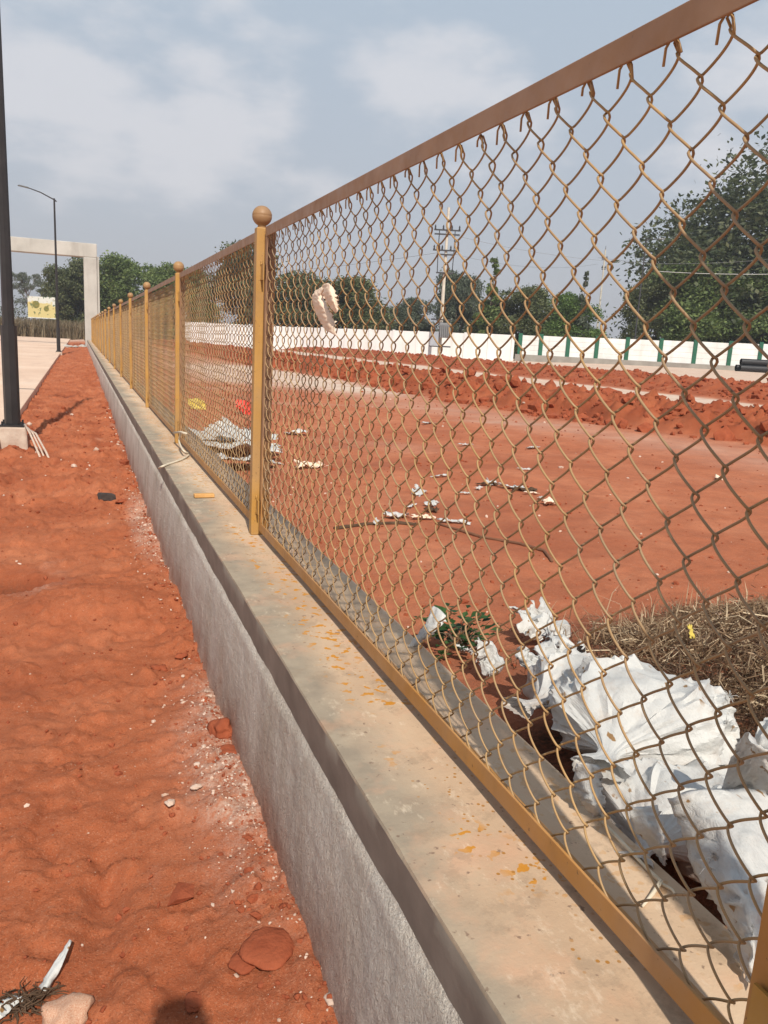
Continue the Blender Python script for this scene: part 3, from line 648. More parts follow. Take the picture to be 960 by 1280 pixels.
# ------------------------------------------------------------------ trees
def leaf_cloud(centers, radii, n, size, seed, squash=.8, droop=0, shell=.55):
    r_ = np.random.default_rng(seed); c = np.array(centers); rad = np.array(radii); w_ = rad**2; idx = r_.choice(len(c), n, p=w_/w_.sum())
    d = r_.normal(size=(n, 3)); d /= np.linalg.norm(d, axis=1)[:, None]
    rr = rad[idx]*(shell+(1-shell)*r_.random(n)**.7)*(1+.17*r_.normal(size=n))
    P = c[idx]+d*rr[:, None]*np.array([1, 1, squash]); P[:, 2] -= droop*r_.random(n)
    a = r_.normal(size=(n, 3)) + np.array([0, 0, -.3]); a /= np.linalg.norm(a, axis=1)[:, None]
    b = np.cross(a, r_.normal(size=(n, 3))); b /= np.linalg.norm(b, axis=1)[:, None]
    L_ = size*r_.uniform(.6, 1.4, n)[:, None]; W_ = L_*r_.uniform(.35, .6, n)[:, None]
    V = np.stack([P-a*L_, P-b*W_, P+a*L_, P+b*W_], 1).reshape(-1, 3); Fq = np.arange(4*n).reshape(-1, 4)
    return V, Fq
def tree_meshes(H, Rc, seed, nl, leaf, low=.25, blobs=26, squash=.8, shape='round', lean=0, shell=.55):
    r_ = random.Random(seed); cs = []; rs = []
    for _ in range(blobs):
        t = r_.random()**.8
        z = H*(low+(1-low)*t)
        if shape == 'round': env = math.sqrt(max(.02, 1-((t-.40)/.66)**2))
        elif shape == 'cone': env = (1-t)*.9+.08
        else: env = .55+.45*t
        a = r_.uniform(0, 6.28); q = Rc*env*math.sqrt(r_.random())*.86; br_ = Rc*r_.uniform(.20, .36)*(1 if shape != 'cone' else (1.1-t*.8))
        if shape == 'flat': br_ *= .55
        cs.append((q*math.cos(a)+lean*t, q*math.sin(a), z-br_*.5)); rs.append(br_)
    V, Fq = leaf_cloud(cs, rs, nl, leaf, seed, squash if shape != 'flat' else .35, shell=shell)
    crown = npmesh('crown', V, Fq, False)
    m = MB(); tr = max(.10, H*.022); th = H*max(low, .2)*1.1
    m.tube([(0, 0, -.4), (0, 0, .3), (lean*.1, .05*tr, th*.5), (lean*.2, 0, th), (lean*.4, 0, H*.6)], [tr*1.5, tr*1.1, tr*.9, tr*.75, tr*.3], 8)
    for i in range(min(9, blobs)):
        c = Vector(cs[i]); s_ = Vector((lean*.15, 0, th*(.6+.4*r_.random()))); mid = s_.lerp(c, .5)+Vector((0, 0, H*.03)); m.tube([s_, mid, c], [tr*.45, tr*.3, tr*.1], 5)
    return crown, m.mesh('trunk', True)
def put_tree(name, meshes, loc, scale, rz, mleaf, label, cat='tree', group=None):
    o = empty(name, loc, label, cat, group, rz); o.scale = scale if isinstance(scale, tuple) else (scale,)*3
    c = link('crown', meshes[0], o); t_ = link('trunk', meshes[1], o)
    for q, mm in ((c, mleaf), (t_, M['bark'])):
        if not q.data.materials: q.data.materials.append(mm)
        q.material_slots[0].link = 'OBJECT'; q.material_slots[0].material = mm
    return o
TA = tree_meshes(10, 5, 11, 26000, .17, .06, 46)
TB = tree_meshes(10, 4.6, 12, 26000, .17, .05, 42)
TC = tree_meshes(10, 2.2, 13, 4500, .20, .10, 26, shape='cone', shell=.2)
TBIG = tree_meshes(20, 12.5, 14, 70000, .22, .05, 120, shell=.5)
TF = tree_meshes(9, 7, 15, 5000, .16, .55, 30, shape='flat')
TS = tree_meshes(6, 2.2, 16, 5000, .12, .12, 16)
def tr_px(name, T, px, topy, depth, hmodel, wpx, mleaf, label, rmodel, group='trees beyond the white wall', rz=None):
    b = at(px, 440, depth=depth); top = at(px, topy, depth=depth); gz = .2
    sz_ = (top.z-gz)/hmodel; sw = wpx*depth/1000/2/rmodel*1.28
    return put_tree(name, T, (b.x, b.y, gz), (sw, sw, sz_), random.uniform(0, 6) if rz is None else rz, mleaf, label, group=group)
G = 'trees beyond the white wall'
tr_px('large_tree', TBIG, 980, 212, 92, 20, 335, M['leaf_big'], 'huge spreading dark tree towering over the white panel wall', 12.5)
tr_px('bushy_tree', TA, 806, 346, 84, 10, 74, M['leaf_dark'], 'dark bushy tree before the huge tree, beside the far street lamp', 5)
tr_px('bushy_tree', TB, 866, 330, 82, 10, 110, M['leaf_mid'], 'green bushy tree hanging over the panel wall under the huge tree', 4.6)
tr_px('bushy_tree', TA, 935, 345, 82, 10, 110, M['leaf_mid'], 'green bushy tree below the huge tree at the photo edge', 5)
tr_px('bushy_tree', TB, 708, 368, 86, 10, 74, M['leaf_light'], 'light green rounded tree beside the thin pole', 4.6)
tr_px('sapling', TC, 723, 338, 84, 10, 30, M['leaf_grey'], 'thin grey green sapling rising above the light green tree', 2.2)
tr_px('bushy_tree', TA, 650, 362, 88, 10, 82, M['leaf_dark'], 'dark rounded tree beside the pointed young tree', 5)
tr_px('bushy_tree', TB, 612, 374, 90, 10, 56, M['leaf_dark'], 'dark low tree at the foot of the pointed young tree', 4.6)
tr_px('pointed_tree', TC, 609, 322, 86, 10, 46, M['leaf_mid'], 'pointed young tree with open tiers of leaves, taller than its neighbours', 2.2)
tr_px('bushy_tree', TA, 567, 344, 98, 10, 66, M['leaf_grey'], 'greyish round tree behind the transformer pole', 5)
tr_px('bushy_tree', TB, 508, 374, 100, 10, 64, M['leaf_grey'], 'small greyish tree left of the transformer pole', 4.6)
tr_px('bushy_tree', TA, 428, 350, 92, 10, 104, M['leaf_dark'], 'dark dense tree behind the caught plastic rag', 5)
tr_px('bushy_tree', TB, 372, 342, 95, 10, 90, M['leaf_dark'], 'dark tree between the ball topped post and the plastic rag', 4.6)
tr_px('bushy_tree', TB, 312, 308, 100, 10, 84, M['leaf_dark'], 'tall dark tree seen through the second fence panel', 4.6)
tr_px('bushy_tree', TA, 236, 340, 100, 10, 62, M['leaf_mid'], 'olive green tree behind the second ball topped post', 5)
G2 = 'trees behind the concrete gateway'
tr_px('bushy_tree', TB, 205, 332, 98, 10, 60, M['leaf_mid'], 'bright green tree rising over the far fence panels', 4.6, G2)
tr_px('bushy_tree', TA, 160, 326, 104, 10, 84, M['leaf_mid'], 'bright green tree just right of the gateway pillar', 5, G2)
tr_px('bushy_tree', TB, 112, 326, 108, 10, 72, M['leaf_dark'], 'dark dense tree directly behind the gateway pillar', 4.6, G2)
tr_px('bushy_tree', TA, 82, 338, 106, 10, 58, M['leaf_dark'], 'dark tree behind the far lamp post and the hoarding', 5, G2)
tr_px('flat_topped_tree', TF, 38, 340, 150, 9, 52, M['leaf_grey'], 'sparse flat topped tree standing over the hoarding', 7, G2)
# low distant hedge line
r2 = np.random.default_rng(5); cs = []; rs = []
for k in range(90):
    px = r2.uniform(-60, 1100); 
    if 120 < px < 1100: dpt = 118
    else: dpt = 128
    b = at(px, 430, depth=dpt); cs.append((b.x, b.y, r2.uniform(.8, 3.2))); rs.append(r2.uniform(1.6, 3.2))
V, Fq = leaf_cloud(cs, rs, 26000, .22, 5, 1)
tag(link('distant_undergrowth', npmesh('undergrowth', V, Fq, False), None, M['leaf_grey']), 'hazy belt of bushes behind the far wall and the road end', 'undergrowth', kind='stuff')
# dry scrub at the road end
def blades(n, P, h, wd_, lean, seed, bend=.3):
    r_ = np.random.default_rng(seed); a = r_.uniform(0, 6.28, n); d = np.stack([np.cos(a), np.sin(a), 0*a], 1); side = np.stack([-np.sin(a), np.cos(a), 0*a], 1)
    H_ = h*r_.uniform(.4, 1.3, n)[:, None]; ln = lean*r_.normal(size=n)[:, None]; W_ = wd_*r_.uniform(.6, 1.4, n)[:, None]
    up = np.array([0, 0, 1.])
    p0 = P; p1 = P+up*H_*.55+d*ln*H_*.4; p2 = P+up*H_*(1-.3*np.abs(ln))+d*ln*H_*(1+bend)
    V = np.stack([p0-side*W_, p0+side*W_, p1+side*W_*.8, p1-side*W_*.8, p2+side*W_*.1, p2-side*W_*.1], 1).reshape(-1, 3)
    b = np.arange(n)*6; Fq = np.concatenate([np.stack([b, b+1, b+2, b+3], 1), np.stack([b+3, b+2, b+4, b+5], 1)])
    return V, Fq
n = 16000; px = rng.uniform(-20, 2.6, n); P = np.stack([rng.uniform(-14, 3, n), rng.uniform(91, 103, n), 0*px], 1)
V, Fq = blades(n, P, 1.7, .05, .3, 3)
tag(link('dry_scrub', npmesh('dry_scrub', V, Fq, False), None, M['scrub']), 'tall dry brown grass at the end of the road', 'grass', kind='stuff')

# ------------------------------------------------------------------ hoarding
hb = at(52, 384, depth=91.0); ho = empty('hoarding', (hb.x, hb.y, 0), 'yellow and white advertising hoarding on two posts at the road end', 'hoarding', rz=-.35)
def hoard_mat():
    m, t, b = newmat('hoarding_print', .6, .3); c = coord(t, 'Object'); s = N(t, 'ShaderNodeSeparateXYZ'); L(t, c, s.inputs[0])
    base = ramp(t, math_(t, 'ADD', s.outputs['Z'], math_(t, 'MULTIPLY', math_(t, 'SUBTRACT', noi(t, c, 1.1, 2), .5), 1.6)), (.40, (.62, .50, .22)), (.52, (.66, .64, .58)))
    base = mix(t, ramp(t, noi(t, c, 2.3, 2), (.60, 0.), (.63, .9)), base, (.08, .13, .06)); base = mix(t, ramp(t, noi(t, c, 4.1, 2), (.66, 0.), (.68, .8)), base, (.35, .20, .04))
    L(t, base, b.inputs['Base Color']); return m
z0 = at(52, 397, depth=91).z; z1 = at(52, 371, depth=91).z
m = MB(); m.box((0, 0, 0), (3.1, .06, z1-z0)); m.build('board', hoard_mat(), ho, (0, 0, (z0+z1)/2))
for a in (-.95, .95):
    m = MB(); m.box((a, .08, z0/2), (.12, .1, z0+1.6)); m.build('post', M['dark_iron'], ho)
m = MB(); m.box((0, -.02, z0-.05), (3.2, .12, .10)); m.build('lower_rim', M['white_wall'], ho)
for sx, a, b_ in ((-.62, .45, .42), (.55, -.25, .30)):
    m = MB(); m.lathe([(b_, -.006), (b_, .006)], n=16); q = m.build('printed_disc', simple('disc_%g' % sx, (.10, .14, .05), (.30, .22, .05), 4, .6), ho, (sx, -.038, (z0+z1)/2+a*.6)); q.rotation_euler.x = math.pi/2

# ------------------------------------------------------------------ poles and lines
pb = at(549, 441, depth=72); H0 = at(551, 265, depth=72).z
up = empty('transformer_pole', (pb.x, pb.y, .45), 'pale concrete electricity pole with crossarms, frames and transformer boxes', 'utility pole', rz=-.38)
m = MB(); m.tube([(0, 0, -.5), (0, 0, H0-.45)], [.18, .11], 10); m.build('mast', M['rcc_pole'], up)
zz = lambda y: at(550, y, depth=72).z-.45
for yv, w_ in ((292, 1.15), (297, 1.1), (316, 1.15), (321, .75), (343, .75)):
    m = MB(); m.box((0, -.2, zz(yv)), (w_*2, .1, .12)); m.build('crossarm', M['dark_iron'], up)
for sx in (-.68, .68):
    m = MB(); m.tube([(sx, -.2, zz(293)), (sx*1.02, -.2, zz(320)), (sx*.95, -.2, zz(343))], .04, 6); m.build('frame_upright', M['dark_iron'], up)
for sx in (-1.05, 1.05, -.35, .4):
    for yv in (292, 316):
        m = MB(); m.lathe([(.06, 0), (.09, .08), (.05, .14), (.08, .2), (.04, .34), (.02, .38)], n=8); m.build('insulator', M['dark_iron'], up, (sx, -.2, zz(yv)+.05))
m = MB(); m.box((-.55, -.45, zz(424)), (.75, .5, 1.25)); m.build('switch_box', simple('grey_enclosure', (.30, .33, .38), (.38, .41, .45), 2, .6), up, bevel=.03)
m = MB(); m.box((.35, -.55, zz(413)), (1.0, .6, 1.3)); 
for k in range(6): m.box((-.08+k*.17, -.93, zz(413)), (.05, .16, 1.0))
m.build('transformer_tank', simple('transformer_grey', (.17, .18, .19), (.24, .25, .26), 2, .5), up, bevel=.02)
m = MB(); m.box((0, -.4, zz(400)), (1.9, .14, .12)); m.box((0, -.4, zz(433)), (1.9, .14, .12)); m.build('platform_beam', M['dark_iron'], up)
p2 = at(745, 425, depth=95); H2 = at(747, 310, depth=95).z
u2 = empty('utility_pole', (p2.x, p2.y, 0), 'thin grey electricity pole with small insulators behind the panel wall', 'utility pole')
m = MB(); m.tube([(0, 0, 0), (0, 0, H2-.4)], [.14, .08], 8); m.build('mast', M['rcc_pole'], u2)
m = MB(); m.tube([(0, 0, H2-.5), (0, 0, H2)], [.05, .02], 6); m.box((0, 0, H2-1.5), (.7, .09, .09)); m.box((0, 0, H2-2.6), (.5, .09, .09)); m.build('crossarm', M['dark_iron'], u2)
for sx, zv in ((-.3, H2-1.4), (.3, H2-1.4), (.2, H2-2.5), (-.2, H2-2.5)):
    m = MB(); m.lathe([(.06, 0), (.1, .1), (.05, .18), (.03, .3)], n=8); m.build('insulator', M['dark_iron'], u2, (sx, 0, zv))
b = at(794, 420, depth=78); l3 = empty('street_lamp', (b.x, b.y, 0), 'distant grey street lamp against the huge tree', 'street lamp', rz=-.38)
H3 = at(796, 302, depth=78).z
m = MB(); m.tube([(0, 0, 0), (0, 0, H3)], [.09, .06], 8); m.build('shaft', M['dark_iron'], l3)
m = MB(); m.tube([(0, 0, H3), (1.2, 0, H3+.08)], .04, 6); m.build('arm', M['dark_iron'], l3)
m = MB(); m.box((1.45, 0, H3+.1), (.6, .22, .09)); m.build('lamp_head', M['galv'], l3, bevel=.02)
def span(a, b, sag, r, mat_, label, n=20):
    m = MB(); m.tube([a.lerp(b, i/n)-Vector((0, 0, sag*4*(i/n)*(1-i/n))) for i in range(n+1)], r, 5)
    tag(m.build('overhead_wire', mat_, smooth=True), label, 'cable', 'overhead lines')
span(at(820, 339, depth=76), at(1000, 342, depth=70), .15, .022, M['white_wall'], 'pale thick cable crossing in front of the huge tree')
span(at(747, 322, depth=95), at(1010, 330, depth=74), .5, .015, M['galv'], 'thin line above the pale cable in front of the huge tree')
span(at(560, 292, depth=72), at(1010, 318, depth=74), 1.6, .012, M['galv'], 'slack upper line from the transformer pole towards the huge tree')
span(at(562, 316, depth=72), at(747, 330, depth=95), .8, .012, M['galv'], 'line between the transformer pole and the thin pole')
span(at(100, 336, depth=140), at(547, 316, depth=72), 1.6, .016, M['galv'], 'long faint line from the gateway trees to the transformer pole')

# ------------------------------------------------------------------ cloth-like things
def crumple(name, w_, h_, loc, rot, seed, m, label, cat, nx=18, ny=14, amp=.3, group=None, zmin=None, edge=.18, parent=None):
    """a torn, crumpled piece of plastic or cloth"""
    r_ = random.Random(seed); off = Vector((seed*3.7, seed*1.3, 0)); V = []; sz_ = min(w_, h_)
    for j in range(ny+1):
        for i in range(nx+1):
            u = i/nx-.5; v = j/ny-.5
            e1 = 1+edge*2*mnoise.noise(Vector((u*2+seed, v*2, seed*2.)))
            p = Vector((u*w_*e1, v*h_*e1, 0)); q = Vector((u*w_, v*h_, 0))/sz_
            n1 = mnoise.noise_vector(q*1.5+off); n2 = mnoise.noise_vector(q*4+off); n3 = mnoise.noise_vector(q*9+off)
            p += (Vector((n1.x*.5, n1.y*.5, abs(n1.z)*1.4))+n2*.42+n3*.16)*amp*sz_
            V.append(p)
    bm = bmesh.new(); vs = [bm.verts.new(p) for p in V]
    for j in range(ny):
        for i in range(nx):
            edgec = (i in (0, nx-1) or j in (0, ny-1)) and r_.random() < edge*1.6
            if not edgec: bm.faces.new([vs[j*(nx+1)+i], vs[j*(nx+1)+i+1], vs[(j+1)*(nx+1)+i+1], vs[(j+1)*(nx+1)+i]])
    for v in [v for v in bm.verts if not v.link_faces]: bm.verts.remove(v)
    me = bpy.data.meshes.new(name); bm.to_mesh(me); bm.free(); me.polygons.foreach_set('use_smooth', [True]*len(me.polygons)); me.set_sharp_from_angle(angle=R_(26))
    o = link(name, me, parent, m, loc); o.rotation_euler = rot
    mod = o.modifiers.new('t', 'SOLIDIFY'); mod.thickness = .0012*max(1, sz_*4); mod.offset = 0
    if parent is None: tag(o, label, cat, group)
    return o
def catmull(P, n):
    P = [P[0]*2-P[1]]+list(P)+[P[-1]*2-P[-2]]; out = []
    for k in range(1, len(P)-2):
        for i in range(n):
            t = i/n; a, b, c, d = P[k-1:k+3]
            out.append(.5*((2*b)+(c-a)*t+(2*a-5*b+4*c-d)*t*t+(3*b-a-3*c+d)*t**3))
    out.append(P[-2]); return out
def drape(name, grid, m, seed, wr=.006, n=7, parent=None, fold=(26, 3), torn=.12, thick=.0012):
    """sheet through a grid of points: rows run down the cloth; small folds follow the rows"""
    rows_ = [catmull([Vector(q) for q in r], n) for r in grid]; cols = list(zip(*rows_)); cols = [catmull(list(c), n) for c in cols]
    nu = len(cols); nv = len(cols[0]); V = []
    for i in range(nu):
        for j in range(nv):
            p = cols[i][j]; a = cols[min(i+1, nu-1)][j]-cols[max(i-1, 0)][j]; b = cols[i][min(j+1, nv-1)]-cols[i][max(j-1, 0)]; nn = a.cross(b)
            nn = nn.normalized() if nn.length > 1e-9 else Vector((0, 0, 1)); u, v = i/nu, j/nv
            d = wr*(1.3*(abs(mnoise.noise(Vector((u*fold[0]*.5, v*fold[1], seed))))-.3)+.8*mnoise.noise(Vector((u*fold[0], v*fold[1]*1.6, seed+9)))+.5*mnoise.noise(Vector((u*fold[0]*2.2, v*9, seed+3))))
            edge = (mnoise.noise(Vector((u*30, seed, 0)))*.02) if j in (nv-1,) else 0
            V.append(p+nn*d+b.normalized()*edge if b.length > 1e-9 else p)
    r_ = random.Random(seed)
    Fq = [(i*nv+j, (i+1)*nv+j, (i+1)*nv+j+1, i*nv+j+1) for i in range(nu-1) for j in range(nv-1) if not (j == nv-2 and r_.random() < torn*3)]
    me = bpy.data.meshes.new(name); me.from_pydata(V, [], Fq); me.polygons.foreach_set('use_smooth', [True]*len(Fq)); me.update()
    o = link(name, me, parent, m); mod = o.modifiers.new('t', 'SOLIDIFY'); mod.thickness = thick; mod.offset = 0; return o
def sack_mesh(Ln, W_, H_, seed, wr=.012, nu=84, nv=96):
    """a part-filled woven bag: flat sewn seam at one end, pleated into a tied neck with a frill at the other"""
    V = []; sd = seed*5.3; S = lambda a, b, x: (lambda t: t*t*(3-2*t))(max(0., min(1., (x-a)/(b-a))))
    for i in range(nu+1):
        u = i/nu; tp = 1-.90*S(.52, .86, u); fl = .20*S(.88, 1, u)
        bw = (min(1, .80+.2*(u/.1)**.5 if u > 0 else .8))*tp+fl*.9; bz = (min(1, (u/.34))**.6 if u > 0 else .02)*tp+fl*.5
        x = (u-.5)*Ln; pl = S(.35, .85, u)
        for j in range(nv):
            a = 2*math.pi*j/nv; c, q = math.cos(a), math.sin(a)
            c2 = math.copysign(abs(c)**.8, c); q2 = math.copysign(abs(q)**.8, q)
            big = mnoise.noise(Vector((c*1.2, q*1.2, u*2.4+sd))); crs = max(0, 1-abs(mnoise.noise(Vector((c*1.7+sd, q*1.7, u*3.0))))*5)**1.5*1.2+.2
            cr2 = max(0, 1-abs(mnoise.noise(Vector((c*3.3, q*3.3+sd, u*6.0))))*4.5)**1.5*1.1+.2; fine = mnoise.noise(Vector((c*9, q*9, u*13+sd)))
            ple = math.sin(a*9+3*mnoise.noise(Vector((c*2, q*2, sd)))+u*2)*.5+mnoise.noise(Vector((c*7, q*7, sd)))
            R0 = min(bw, max(bz, .1)); dd = wr*((crs-.4)*1.1+(cr2-.4)*.55+fine*.35)*min(1, R0*1.6)*(1-pl*.5) + .034*W_*pl*ple*min(1, R0*1.4+.12)
            y = c2*(W_/2*bw*(1+.20*big)+dd*.8); z = q2*(H_/2*bz*(1+.34*big)+dd*min(1, bz*2+.08))
            lim = -.36*H_*bz
            if z < lim: z = lim+(z-lim)*.15
            ed = .02*Ln*mnoise.noise(Vector((c*6, q*6, sd*3))) if i in (0, nu) else 0
            V.append((x+ed, y, z-.10*H_*S(.6, 1, u)))
    Fq = [(i*nv+j, i*nv+(j+1) % nv, (i+1)*nv+(j+1) % nv, (i+1)*nv+j) for i in range(nu) for j in range(nv)]
    me = bpy.data.meshes.new('sack'); me.from_pydata(V, [], Fq); me.polygons.foreach_set('use_smooth', [True]*len(Fq)); me.update(); me.set_sharp_from_angle(angle=R_(34)); return me
def sack(loc, dims, rot, seed, label, name='woven_sack', group='white sacks dumped against the wall', **k):
    o = link(name, sack_mesh(*dims, seed, **k), None, M['sack'], loc); o.rotation_euler = rot; return tag(o, label, 'sack', group)
# three bags by the wall: the necks point to the camera-left, over the coping
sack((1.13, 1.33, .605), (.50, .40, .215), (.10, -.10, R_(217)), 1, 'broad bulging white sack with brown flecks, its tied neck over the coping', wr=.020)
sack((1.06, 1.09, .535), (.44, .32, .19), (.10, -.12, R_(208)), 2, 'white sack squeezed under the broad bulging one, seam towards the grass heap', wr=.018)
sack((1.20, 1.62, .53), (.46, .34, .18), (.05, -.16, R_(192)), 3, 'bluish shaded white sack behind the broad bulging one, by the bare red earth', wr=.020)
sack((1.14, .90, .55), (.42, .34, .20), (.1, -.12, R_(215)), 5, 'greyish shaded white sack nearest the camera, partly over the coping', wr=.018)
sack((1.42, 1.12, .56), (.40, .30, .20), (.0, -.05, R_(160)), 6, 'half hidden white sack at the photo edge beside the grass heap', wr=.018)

for (px, py, dz, w_, h_, rx, rz, sd, lb) in (
    (672, 800, .05, .24, .15, .4, .3, 21, 'crumpled white sack end above the red earth, left of the grass heap'),
    (700, 832, .04, .22, .15, .7, 1.1, 22, 'bluish shaded fold of torn sack between the crumpled end and the pile'),
    (600, 848, .07, .11, .12, 1.0, .7, 23, 'torn white sack tuft standing at the edge of the coping'),
    (652, 892, .16, .12, .07, .5, .9, 25, 'small torn sack piece on the coping edge left of the main pile'),
    (690, 872, .12, .15, .09, .8, .2, 26, 'shaded torn sack fold tucked under the left end of the pile'),
    (578, 828, .04, .06, .05, .6, 2.0, 24, 'small white torn scrap beside the green weed')):
    p = onf(px, py); o = crumple('torn_sack', w_, h_, (p.x, p.y, p.z+dz), (rx, .2, rz), sd, M['plastic'], lb, 'torn sack', 26, 20, .55, 'torn sack pieces by the coping')
# neck strips and drapes over the coping
def gp(px, py, z): return at(px, py, z=z)
g_ = [[gp(720, 955, .66), gp(716, 985, .60), gp(727, 1005, .575), gp(742, 1022, .558)],
      [gp(735, 955, .67), gp(736, 985, .625), gp(742, 1005, .60), gp(750, 1020, .562)],
      [gp(752, 958, .66), gp(754, 985, .61), gp(756, 1004, .58), gp(752, 1016, .560)]]
tag(drape('sack_neck', g_, M['sack'], 3, .006), 'white sack tail tied and hanging onto the coping, left of two', 'torn sack')
g_ = [[gp(786, 1010, .66), gp(792, 1035, .62), gp(812, 1058, .58), gp(826, 1078, .558)],
      [gp(806, 1008, .66), gp(812, 1030, .64), gp(824, 1056, .60), gp(830, 1080, .558)],
      [gp(826, 1005, .64), gp(830, 1035, .62), gp(832, 1060, .59), gp(834, 1080, .558)]]
tag(drape('sack_neck', g_, M['sack'], 4, .006), 'twisted white sack tail hanging onto the coping beside the shaded sack', 'torn sack')
g_ = [[gp(836, 1000, .70), gp(850, 1040, .64), gp(866, 1090, .60), gp(900, 1140, .570), gp(925, 1200, .560)],
      [gp(870, 985, .72), gp(885, 1040, .68), gp(890, 1100, .64), gp(912, 1150, .60), gp(930, 1215, .562)],
      [gp(915, 985, .72), gp(925, 1040, .70), gp(925, 1100, .67), gp(936, 1160, .63), gp(938, 1230, .565)],
      [gp(965, 985, .70), gp(975, 1050, .68), gp(965, 1110, .66), gp(955, 1170, .62), gp(946, 1240, .565)]]
tag(drape('sack_cloth', g_, M['sack'], 8, .012, 8), 'long open sack cloth sliding over the coping towards the camera', 'torn sack')
g_ = [[gp(900, 990, .62), gp(912, 955, .70), gp(925, 925, .76)], [gp(930, 985, .64), gp(938, 945, .74), gp(936, 915, .80)], [gp(962, 1000, .64), gp(958, 960, .74), gp(952, 930, .80)], [gp(985, 1010, .64), gp(980, 970, .72), gp(975, 940, .78)]]
tag(drape('sack_mouth', g_, M['sack'], 12, .012), 'open torn sack mouth standing up behind the shaded sack', 'torn sack')
# frayed threads
m = MB()
for (px, py, z) in ((893, 1070, .66), (899, 1076, .66), (904, 1084, .65), (884, 1082, .66), (912, 870, .66), (908, 905, .66)):
    c = gp(px, py, z)
    for k in range(11):
        d = Vector((random.gauss(0, 1), random.gauss(0, 1), random.gauss(.3, 1))).normalized()*random.uniform(.006, .022); m.tube([c, c+d*.6+Vector((random.gauss(0, .002), 0, .003)), c+d], [.0008, .0007, .0003], 4)
tag(m.build('frayed_threads', M['sack'], smooth=True), 'frayed white threads along the torn sack edges', 'threads', kind='stuff')
m = MB(); m.tube([gp(748, 1022, .56), gp(775, 1050, .566), gp(805, 1082, .558), gp(826, 1102, .562), gp(815, 1118, .558), gp(803, 1133, .558)], [.003, .0035, .003, .004, .0035, .002], 6)
m.tube([gp(826, 1104, .56), gp(840, 1112, .560), gp(848, 1124, .558)], [.003, .003, .001], 5)
tag(m.build('twine', M['cord'], smooth=True), 'beige twine curled on the coping beside the sacks', 'twine')
# plastic strip tied upright by the weed
g_ = [[gp(510, 808, .56), gp(524, 790, .60), gp(536, 772, .64), gp(541, 757, .67)], [gp(516, 809, .56), gp(530, 794, .60), gp(544, 778, .64), gp(550, 762, .67)], [gp(522, 806, .56), gp(536, 795, .595), gp(552, 784, .635), gp(558, 770, .66)]]
tag(drape('plastic_strip', g_, M['plastic'], 15, .006), 'grey white plastic strip sticking up at the coping edge by the weed', 'plastic strip')
# weed
wp = onf(575, 812); V = []; Fq = []; m = MB()
for k in range(130):
    a = random.uniform(0, 6.28); r_ = random.uniform(.01, .115); b = Vector((wp.x-.03+r_*math.cos(a)*1.2, wp.y+r_*math.sin(a)*1.1, zf(wp.x, wp.y)+random.uniform(.02, .13)))
    d = Vector((math.cos(a), math.sin(a), random.uniform(-.2, .7))).normalized(); s = d.cross(Vector((0, 0, 1))).normalized(); l = random.uniform(.026, .055); w_ = l*.42; up_ = s.cross(d)
    i0 = len(V); V += [b, b+d*l*.5+s*w_+up_*.004, b+d*l, b+d*l*.5-s*w_+up_*.004, b+d*l*.5]; Fq += [(i0, i0+1, i0+4), (i0+1, i0+2, i0+4), (i0+2, i0+3, i0+4), (i0+3, i0, i0+4)]
    if k % 4 == 0: m.tube([(wp.x, wp.y, zf(wp.x, wp.y)-.01), (wp.x*.5+b.x*.5, wp.y*.5+b.y*.5, b.z*.6+.4*zf(wp.x, wp.y)+.02), b], [.002, .0016, .001], 4)
wo = empty('weed', (wp.x, wp.y, zf(wp.x, wp.y)), 'low dark green leafy weed growing against the coping', 'plant'); inv = -Vector(wo.location)
me = bpy.data.meshes.new('leaves'); me.from_pydata([v+inv for v in V], [], Fq); q = link('foliage', me, wo, M['weed']); 
q = m.build('stems', M['bark'], wo); q.location = inv

# heap of dead grass
n = 15000; a = rng.uniform(0, 6.28, n); r_ = np.sqrt(rng.random(n))+np.abs(rng.normal(0, .10, n)); X_ = 2.35+.98*r_*np.cos(a); Y_ = 1.98+.66*r_*np.sin(a); kp = (fbm(X_, Y_, .22, 3, 111) > (r_-.72)*1.3) ; X_, Y_ = X_[kp], Y_[kp]; n = len(X_); P = np.stack([X_, Y_, z_field(X_, Y_)+rng.uniform(-.005, .03, n)], 1)
def straws(P, ln, r0, seed, tilt=.45):
    r_ = np.random.default_rng(seed); n = len(P); a = r_.uniform(0, 6.28, n); t = r_.normal(0, tilt, n); d = np.stack([np.cos(a)*np.cos(t), np.sin(a)*np.cos(t), np.sin(t)], 1)
    l = ln*np.exp(r_.normal(0, .45, n))[:, None]; s = np.cross(d, r_.normal(size=(n, 3))); s /= np.linalg.norm(s, axis=1)[:, None]; w_ = r0*r_.uniform(.6, 1.5, n)[:, None]
    c = r_.normal(size=(n, 3))*l*.12; s2 = np.cross(d, s)
    V = np.stack([P-d*l/2-s*w_, P-d*l/2+s*w_, P+c+s*w_, P+c-s*w_, P+d*l/2+s*w_*.4, P+d*l/2-s*w_*.4, P-d*l/2+s2*w_, P+c+s2*w_, P+d*l/2+s2*w_*.4], 1).reshape(-1, 3)
    b = np.arange(n)*9; Q = lambda *k: np.stack([b+i for i in k], 1)
    return V, np.concatenate([Q(0, 1, 2, 3), Q(3, 2, 4, 5), Q(1, 6, 7, 2), Q(2, 7, 8, 4)])
V, Fq = straws(P, .065, .0016, 4)
tag(link('dead_grass', npmesh('dead_grass', V, Fq, False), None, M['straw']), 'heap of dead brown grass and stalks behind the white sacks', 'grass heap', kind='stuff')
n = 16000; X_ = rng.uniform(1.35, 3.3, n); Y_ = 1.62+.32*rng.normal(size=n)+.12*(X_-2); P = np.stack([X_, Y_, z_field(X_, Y_)+rng.uniform(0, .035, n)], 1)
